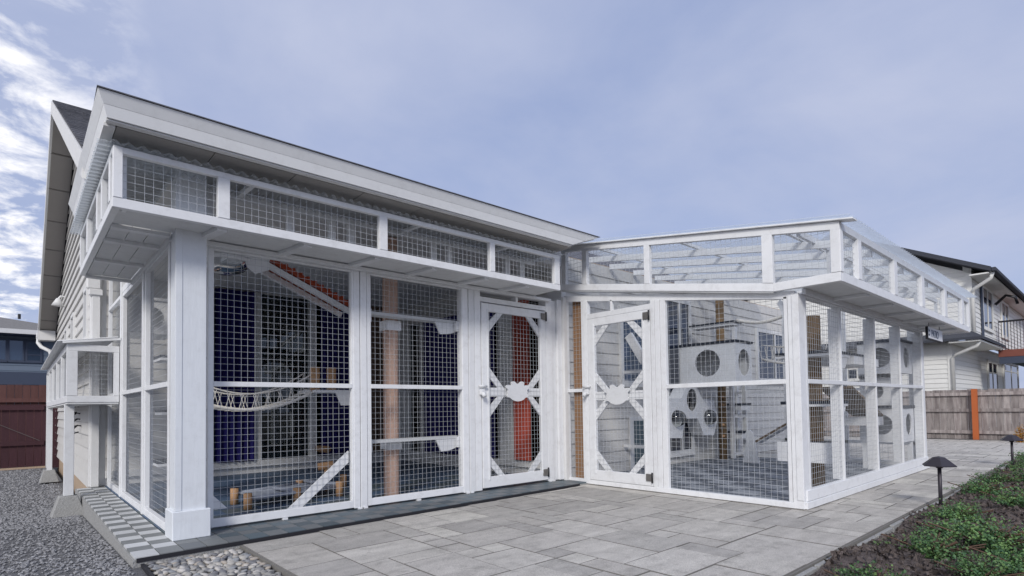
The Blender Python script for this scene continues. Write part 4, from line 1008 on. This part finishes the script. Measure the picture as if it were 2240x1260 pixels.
box('post',M_white,pt,5.32,5.37,-.70,-.64,0,2.35); bar('leaning_board',M_white,pt,(5.4,-.36,2.02),(5.4,-.62,1.62),.05,.12)
# hanging sign
sg=thing('hanging_sign','small white sign with blue lettering hung under the wing end walkway','sign',(8.85,-3.3,1.9))
box('board',M_signb,sg,8.38,9.28,-3.312,-3.288,1.895,2.06,.003)
box('frame',M_edge,sg,8.38,9.28,-3.316,-3.284,1.880,1.894); box('frame',M_edge,sg,8.369,8.3795,-3.316,-3.284,1.880,2.06)
for x in (8.5,9.15): MB().tube([(x,-3.3,2.07),(x,-3.3,EZ0+.012)],.004,5).out('hanger',M_black,sg)
def text(body,size,loc,parent,m,rot=(math.pi/2,0,0)):
    cu=bpy.data.curves.new('txt','FONT'); cu.body=body; cu.size=size; cu.extrude=.001; cu.align_x='LEFT'
    to=bpy.data.objects.new('txt',cu); C.objects.link(to)
    me=bpy.data.meshes.new_from_object(to.evaluated_get(bpy.context.evaluated_depsgraph_get()))
    bpy.data.objects.remove(to); me.materials.clear()
    o=link('lettering',me,m,parent,loc); o.rotation_euler=rot; return o
text('the',.06,(8.41,-3.315,1.99),sg,M_signt); text('cat',.06,(8.41,-3.315,1.93),sg,M_signt); text('PATIO',.155,(8.57,-3.315,1.92),sg,M_signt)

# ================================================================== PATH LIGHTS
def path_light(x,y,lab):
    p=thing('path_light',lab,'path light',(x,y,-.05),'path lights along the patio edge')
    MB().tube([(x,y,-.12),(x,y,.37)],.017,10).out('stem',M_bronze,p,smooth=True)
    MB().tube([(x,y,.345),(x,y,.372)],[.03,.028],10).out('collar',M_bronze,p,smooth=True)
    vs=[];fs=[]; prof=[(.145,.365),(.150,.372),(.085,.425),(.075,.432),(.055,.448),(.0,.460)]
    for (r,z) in prof:
        for i in range(6): t=2*math.pi*i/6+.3; vs.append((x+r*math.cos(t),y+r*math.sin(t),z))
    for j in range(len(prof)-1):
        for i in range(6): fs.append((j*6+i,j*6+(i+1)%6,j*6+6+(i+1)%6,j*6+6+i))
    vs.append((x,y,.40)); 
    for i in range(6): fs.append((i,len(vs)-1,(i+1)%6))
    mesh('hat',vs,fs,M_bronze,p,fixn=False)
path_light(5.50,-3.93,'dark bronze path light nearest the wing corner, beside the planting bed')
path_light(10.35,-3.93,'farther dark bronze path light near the wooden fence')

# ================================================================== PLANTS
def plant_mesh(n,rad,h,m,seed,leaf=.020):
    rnd=random.Random(seed); vs=[];fs=[]
    shoots=[(rnd.gauss(0,rad*.45),rnd.gauss(0,rad*.40),h*rnd.uniform(.5,1.2)) for _ in range(max(14,n//32))]
    for _ in range(n):
        sx,sy,sh=rnd.choice(shoots); t=rnd.random()
        x=sx*(.55+.75*t)+rnd.gauss(0,.022); y=sy*(.55+.75*t)+rnd.gauss(0,.022); z=sh*t*(1-.35*(x*x+y*y)/(rad*rad))+rnd.gauss(0,.008)
        z=max(z,.004)
        L_=leaf*rnd.uniform(.6,1.3); w_=L_*.45
        q=Quaternion((0,0,1),rnd.uniform(0,6.28))@Quaternion((1,0,0),rnd.uniform(-.9,.9))@Quaternion((0,1,0),rnd.uniform(-.9,.4))
        b=len(vs)
        for v in ((0,0,0),(L_*.5,-w_,.002),(L_,0,0),(L_*.5,w_,.002)):
            w=q@Vector(v); vs.append((x+w.x,y+w.y,z+w.z))
        fs.append((b,b+1,b+2,b+3))
    me=bpy.data.meshes.new('foliage'); me.from_pydata(vs,[],fs); me.materials.append(m); return me
LM=[plant_mesh(1300,.27,.15,M_leafA,1),plant_mesh(1100,.24,.13,M_leafA,2),plant_mesh(600,.27,.17,M_leafB,3)]
def stem_mesh(seed,rad,h):
    rnd=random.Random(seed); mb=MB()
    for _ in range(14):
        a=rnd.uniform(0,6.28); r=rad*rnd.uniform(.3,.8); mb.tube([(0,0,0),(r*.5*math.cos(a),r*.5*math.sin(a),h*.35),(r*math.cos(a),r*math.sin(a),h*.6)],.004,4)
    me=bpy.data.meshes.new('stems'); me.from_pydata(mb.v,[],mb.f); me.materials.append(M_stem); return me
SM=[stem_mesh(5,.3,.15)]
plants=[(2.35,-4.22,1.1,'low green ground cover plant at the bottom edge, nearest the camera'),(3.25,-4.30,1.2,'green ground cover plant at the left of the big mound'),(3.65,-4.55,1.5,'biggest green ground cover mound in the planting bed'),
 (4.25,-4.28,1.2,'ground cover plant just behind the big mound'),(4.85,-4.18,1.0,'ground cover plant at the foot of the nearer path light'),(3.05,-4.80,1.2,'ground cover plant at the lower right corner of the picture'),
 (5.7,-4.50,1.3,'ground cover plant at the right edge level with the nearer path light'),(6.75,-4.05,1.25,'ground cover plant on the patio edge right of the nearer path light'),
 (8.1,-4.0,1.2,'ground cover plant spilling over the patio edge midway to the far light'),(8.3,-4.35,1.3,'ground cover plant at the right edge midway to the far light'),(9.5,-4.2,1.2,'ground cover plant before the farther path light'),(11.2,-4.1,1.3,'ground cover plant beyond the farther path light'),(2.75,-4.62,.9,'small ground cover plant at the bottom right')]
for i,(x,y,s,lab) in enumerate(plants):
    p=thing('ground_cover_plant',lab,'plant',(x,y,bedz(x,y)),'ground cover plants in the bed')
    for k,mi in enumerate((i%2,2)):
        o=link('foliage',LM[mi],None,p,(x,y,bedz(x,y))); o.scale=(s*random.uniform(.65,.88),s*.66,s*random.uniform(.8,1.0)*(1 if k==0 else 1.02)); o.rotation_euler=(0,0,random.uniform(0,6.28))
    o=link('stems',SM[0],None,p,(x,y,bedz(x,y))); o.scale=(s,s,s)
oc=thing('small_shrub','small orange leaved shrub at the foot of the wooden fence','shrub',(16.9,-3.35,-.03))
o=link('foliage',plant_mesh(500,.20,.42,M_leafR,9,.035),None,oc,(16.9,-3.35,-.03)); o=link('stems',SM[0],None,oc,(16.9,-3.35,-.03)); o.scale=(.6,.6,2)

# ================================================================== FENCES
fn_=thing('wooden_fence','weathered grey board fence with one orange post at the back of the patio','fence',(17.7,-1,-.03))
y=-9.0
while y<9:
    w_=random.uniform(.130,.150); h=1.285+random.uniform(-.02,.02)
    box('board',M_fence,fn_,17.70+random.uniform(0,.006),17.722,y+.002,y+w_,-.03,h); y+=w_+.003
for z in (.12,.70,1.13): box('rail',M_fence,fn_,17.655,17.698,-9,9,z,z+.085)
for yy in (-7.0,4.5,2.1,-4.75): box('post',M_fence,fn_,17.57,17.655,yy,yy+.09,-.03,1.27)
box('post',M_fpost,fn_,17.56,17.654,-2.49,-2.37,-.03,1.30).__setitem__('label','orange stained fence post')
gt=thing('gate','dark maroon board gate at the end of the side yard','gate',(-1.2,12,-.25))
x=-3.6
while x<-.70:
    box('board',M_maroon,gt,x+.003,x+.137,12.0,12.022,-.22,1.225+random.uniform(-.01,.01)); x+=.142
for z in (1.10,.28): box('rail',M_maroon,gt,-3.6,-.72,11.95,11.998,z,z+.10)
bar('brace_cable',M_hinge,gt,(-1.9,11.94,1.0),(-.80,11.94,.38),.008,.008)
box('post',M_board,gt,-.685,-.645,11.93,12.03,-.28,1.3); 
box('sill_board',M_tan,gt,-3.6,-.69,11.96,12.04,-.33,-.225)
f2=thing('board_fence','red brown board fence behind the maroon gate','fence',(-1.5,13.2,-.3))
x=-5.0
while x<-.30:
    box('board',M_redfence,f2,x+.003,x+.147,13.2,13.222,-.3,1.735+random.uniform(-.012,.012)); x+=.15
box('rail',M_redfence,f2,-5,-.3,13.14,13.198,1.30,1.40)
ms=thing('board_fence','narrow maroon fence panel between gate post and the gable wall','fence',(-.55,12.1,-.3))
for i in range(2): box('board',M_maroon,ms,-.63+i*.12,-.515+i*.12,12.0,12.02,-.28,1.30)

# ================================================================== NEIGHBOUR, right
nb=thing('neighbour_house','two storey white sided neighbour house with balcony beyond the wooden fence','house',(24,2,0))
XN=21.0
def FN(u,d,z): return (XN+d,u,z)
YU,YL=-1.95,-1.40
siding(nb,FN,lambda z: max(YU,(z-5.95)/.49), lambda z: min(5.5,3.6-(z-5.95)/.49), 3.05, 6.84, .155, m=M_nsid)
siding(nb,FN,lambda z: YL, lambda z: 8.0, -.1, 3.0, .152, m=M_nsid)
box('corner_board',M_nsid,nb,XN-.03,XN+.08,YU-.03,YU+.10,3.0,4.98); box('corner_board',M_nsid,nb,XN-.03,XN+.08,YL-.03,YL+.10,-.1,2.9)
MB().plate(FN,[(YL+.02,-.1),(8,-.1),(8,4.0),(5.5,5.0),(1.8,6.85),(YU+.02,4.98),(YU+.02,2.95),(YL+.02,2.95)],[],.021,.1).out('gable_wall',M_nsid,nb)
# walls facing the camera side
def FNY(u,d,z): return (u,YU+d,z)
def FNL(u,d,z): return (u,YL+d,z)
siding(nb,FNY,lambda z:XN+.08,lambda z:36,3.05,5.25,.155,m=M_nsid); siding(nb,FNL,lambda z:XN+.08,lambda z:27.0,-.1,3.0,.152,m=M_nsid)
MB().box(XN+.1,36,YU+.03,YU+.2,2.9,5.3).box(XN+.1,36,YL+.03,YL+.2,-.1,3.0).out('side_wall',M_nsid,nb)
# roofs
def nslab(name,pts,th,m): 
    p=[Vector(q) for q in pts]; return MB().hexa([q-Vector((0,0,th)) for q in p]+p).out(name,m,nb)
nslab('roof',[(XN-.45,-2.50,5.02),(38,-2.50,5.02),(38,1.8,7.10),(XN-.45,1.8,7.10)],.14,M_nroof); nslab('roof',[(XN-.45,6.1,5.02),(XN-.45,1.8,7.10),(38,1.8,7.10),(38,6.1,5.02)],.14,M_nroof)
box('soffit',M_nsid,nb,XN-.4,38,-2.45,YU-.03,4.83,4.87); box('gutter',M_nroof,nb,XN-.45,38,-2.62,-2.50,4.86,4.99,.02)
MB().tube([(XN-.30,-2.52,4.88),(XN-.30,-2.48,4.70),(XN-.1,-2.05,4.46),(XN-.04,-1.99,4.30),(XN-.04,-1.99,3.05)],.055,8).out('downspout',M_nsid,nb,smooth=True)
# lower roof skirt
MB().hexa([(XN-.55,-2.25,2.86),(XN+4.2,-2.25,2.86),(XN+4.2,YU+.0,3.02),(XN-.02,YU,3.02),(XN-.55,-2.25,2.94),(XN+4.2,-2.25,2.94),(XN+4.2,YU,3.16),(XN-.02,YU,3.16)]).out('lower_roof',M_nroof,nb)
MB().hexa([(XN-.55,-2.25,2.86),(XN-.02,YU,3.02),(XN-.02,2.6,3.02),(XN-.55,2.8,2.86),(XN-.55,-2.25,2.94),(XN-.02,YU,3.16),(XN-.02,2.6,3.16),(XN-.55,2.8,2.94)]).out('lower_roof',M_nroof,nb)
box('lower_soffit',M_nsid,nb,XN-.50,XN+4,-2.2,YL-.03,2.80,2.85)
MB().tube([(XN-.35,-2.15,2.82),(XN-.35,-2.10,2.68),(XN-.12,-1.55,2.46),(XN-.05,-1.44,2.36),(XN-.05,-1.44,.0)],.055,8).out('downspout',M_nsid,nb,smooth=True)
window(nb,FN,.55,1.6,1.80,2.22,.06,M_dglass,mull=(.9,1.25),frame=M_nsid,d=-.06)
window(nb,FNY,22.6,24.6,3.4,4.85,.10,M_dglass,mull=(23.6,),frame=M_nsid,d=-.07); window(nb,FNY,26.6,28.4,3.4,4.8,.10,M_dglass,mull=(27.5,),frame=M_nsid,d=-.07)
box('dark_shutter',M_nblued,nb,22.38,22.56,YU-.075,YU-.03,3.1,4.95)
window(nb,FNL,27.3,29.6,.3,2.60,.12,M_dglass,mull=(28.4,),trans=(2.1,),frame=M_nsid,d=-.07); window(nb,FNL,31.2,36.0,.3,2.85,.25,M_dglass,mull=(33.6,),trans=(2.3,),frame=M_nsid,d=-.07); siding(nb,FNL,lambda z:27.0,lambda z:36.5,-.1,3.0,.152,m=M_nsid)
# upper lamp arm
MB().tube([(25.2,YU-.05,4.45),(25.2,YU-.35,4.75),(25.2,YU-.6,4.65),(25.2,YU-.65,4.4)],.05,8).out('wall_lamp',M_black,nb,smooth=True)
# balcony
bal=MB().box(25.2,37,-3.6,YU-.08,2.55,2.80).out('balcony',M_ndeck,nb)
mb=[]
for k in range(19): box('baluster',M_black,bal,25.3,25.33,-3.55+k*.083,-3.535+k*.083,2.80,3.80)
for k in range(60): box('baluster',M_black,bal,25.3+k*.19,25.33+k*.19,-3.57,-3.55,2.80,3.80)
box('hand_rail',M_black,bal,25.28,25.35,-3.58,YU-.1,3.80,3.86); box('hand_rail',M_black,bal,25.35,37,-3.59,-3.53,3.80,3.86)
for xx in (25.3,29.0): box('rail_post',M_nblued,bal,xx-.05,xx+.05,-3.61,-3.51,2.80,3.95)
box('balcony_ceiling',M_dark,nb,25.3,37,-3.5,YU-.2,2.40,2.54); box('fascia',M_nblued,nb,25.2,25.28,-3.6,YU-.1,2.3,2.54)
# ================================================================== NEIGHBOUR, left
nl=thing('neighbour_house','slate blue house with grey hip roof beyond the maroon gate','house',(-3,23,0))
def FNB(u,d,z): return (u,22+d,z)
siding(nl,FNB,lambda z:-12,lambda z:1.5,.0,4.0,.20,m=M_nblue); fbox(FNB,'front_wall',M_nblue,nl,-12,1.5,.021,.2,0,4.1,0)
MB().hexa([(-12.6,21.4,3.98),(2.1,21.4,3.98),(2.1,29,3.98),(-12.6,29,3.98),(-9,25,4.95),(-2.0,25,4.95),(-2.0,25.4,4.95),(-9,25.4,4.95)]).out('roof',M_groof,nl)
box('fascia',M_trim,nl,-12.6,2.1,21.33,21.398,3.90,4.06); box('soffit',M_nblued,nl,-12.5,2.0,21.42,21.97,3.86,3.93)
window(nl,FNB,-2.3,-1.46,2.95,3.75,.06,M_bglass,frame=M_nblued,d=-.06); window(nl,FNB,-1.46,-1.0,2.95,3.75,.05,M_bglass,frame=M_nblued,d=-.06); window(nl,FNB,-.98,-.5,2.95,3.75,.06,M_bglass,trans=(3.2,3.45),frame=M_nblued,d=-.06)
box('awning',M_nblued,nl,-12,1.2,21.0,21.95,2.05,2.50)
MB().tube([(-1.15,25,4.9),(-1.15,25,5.1)],.05,8).out('roof_vent',M_black,nl)
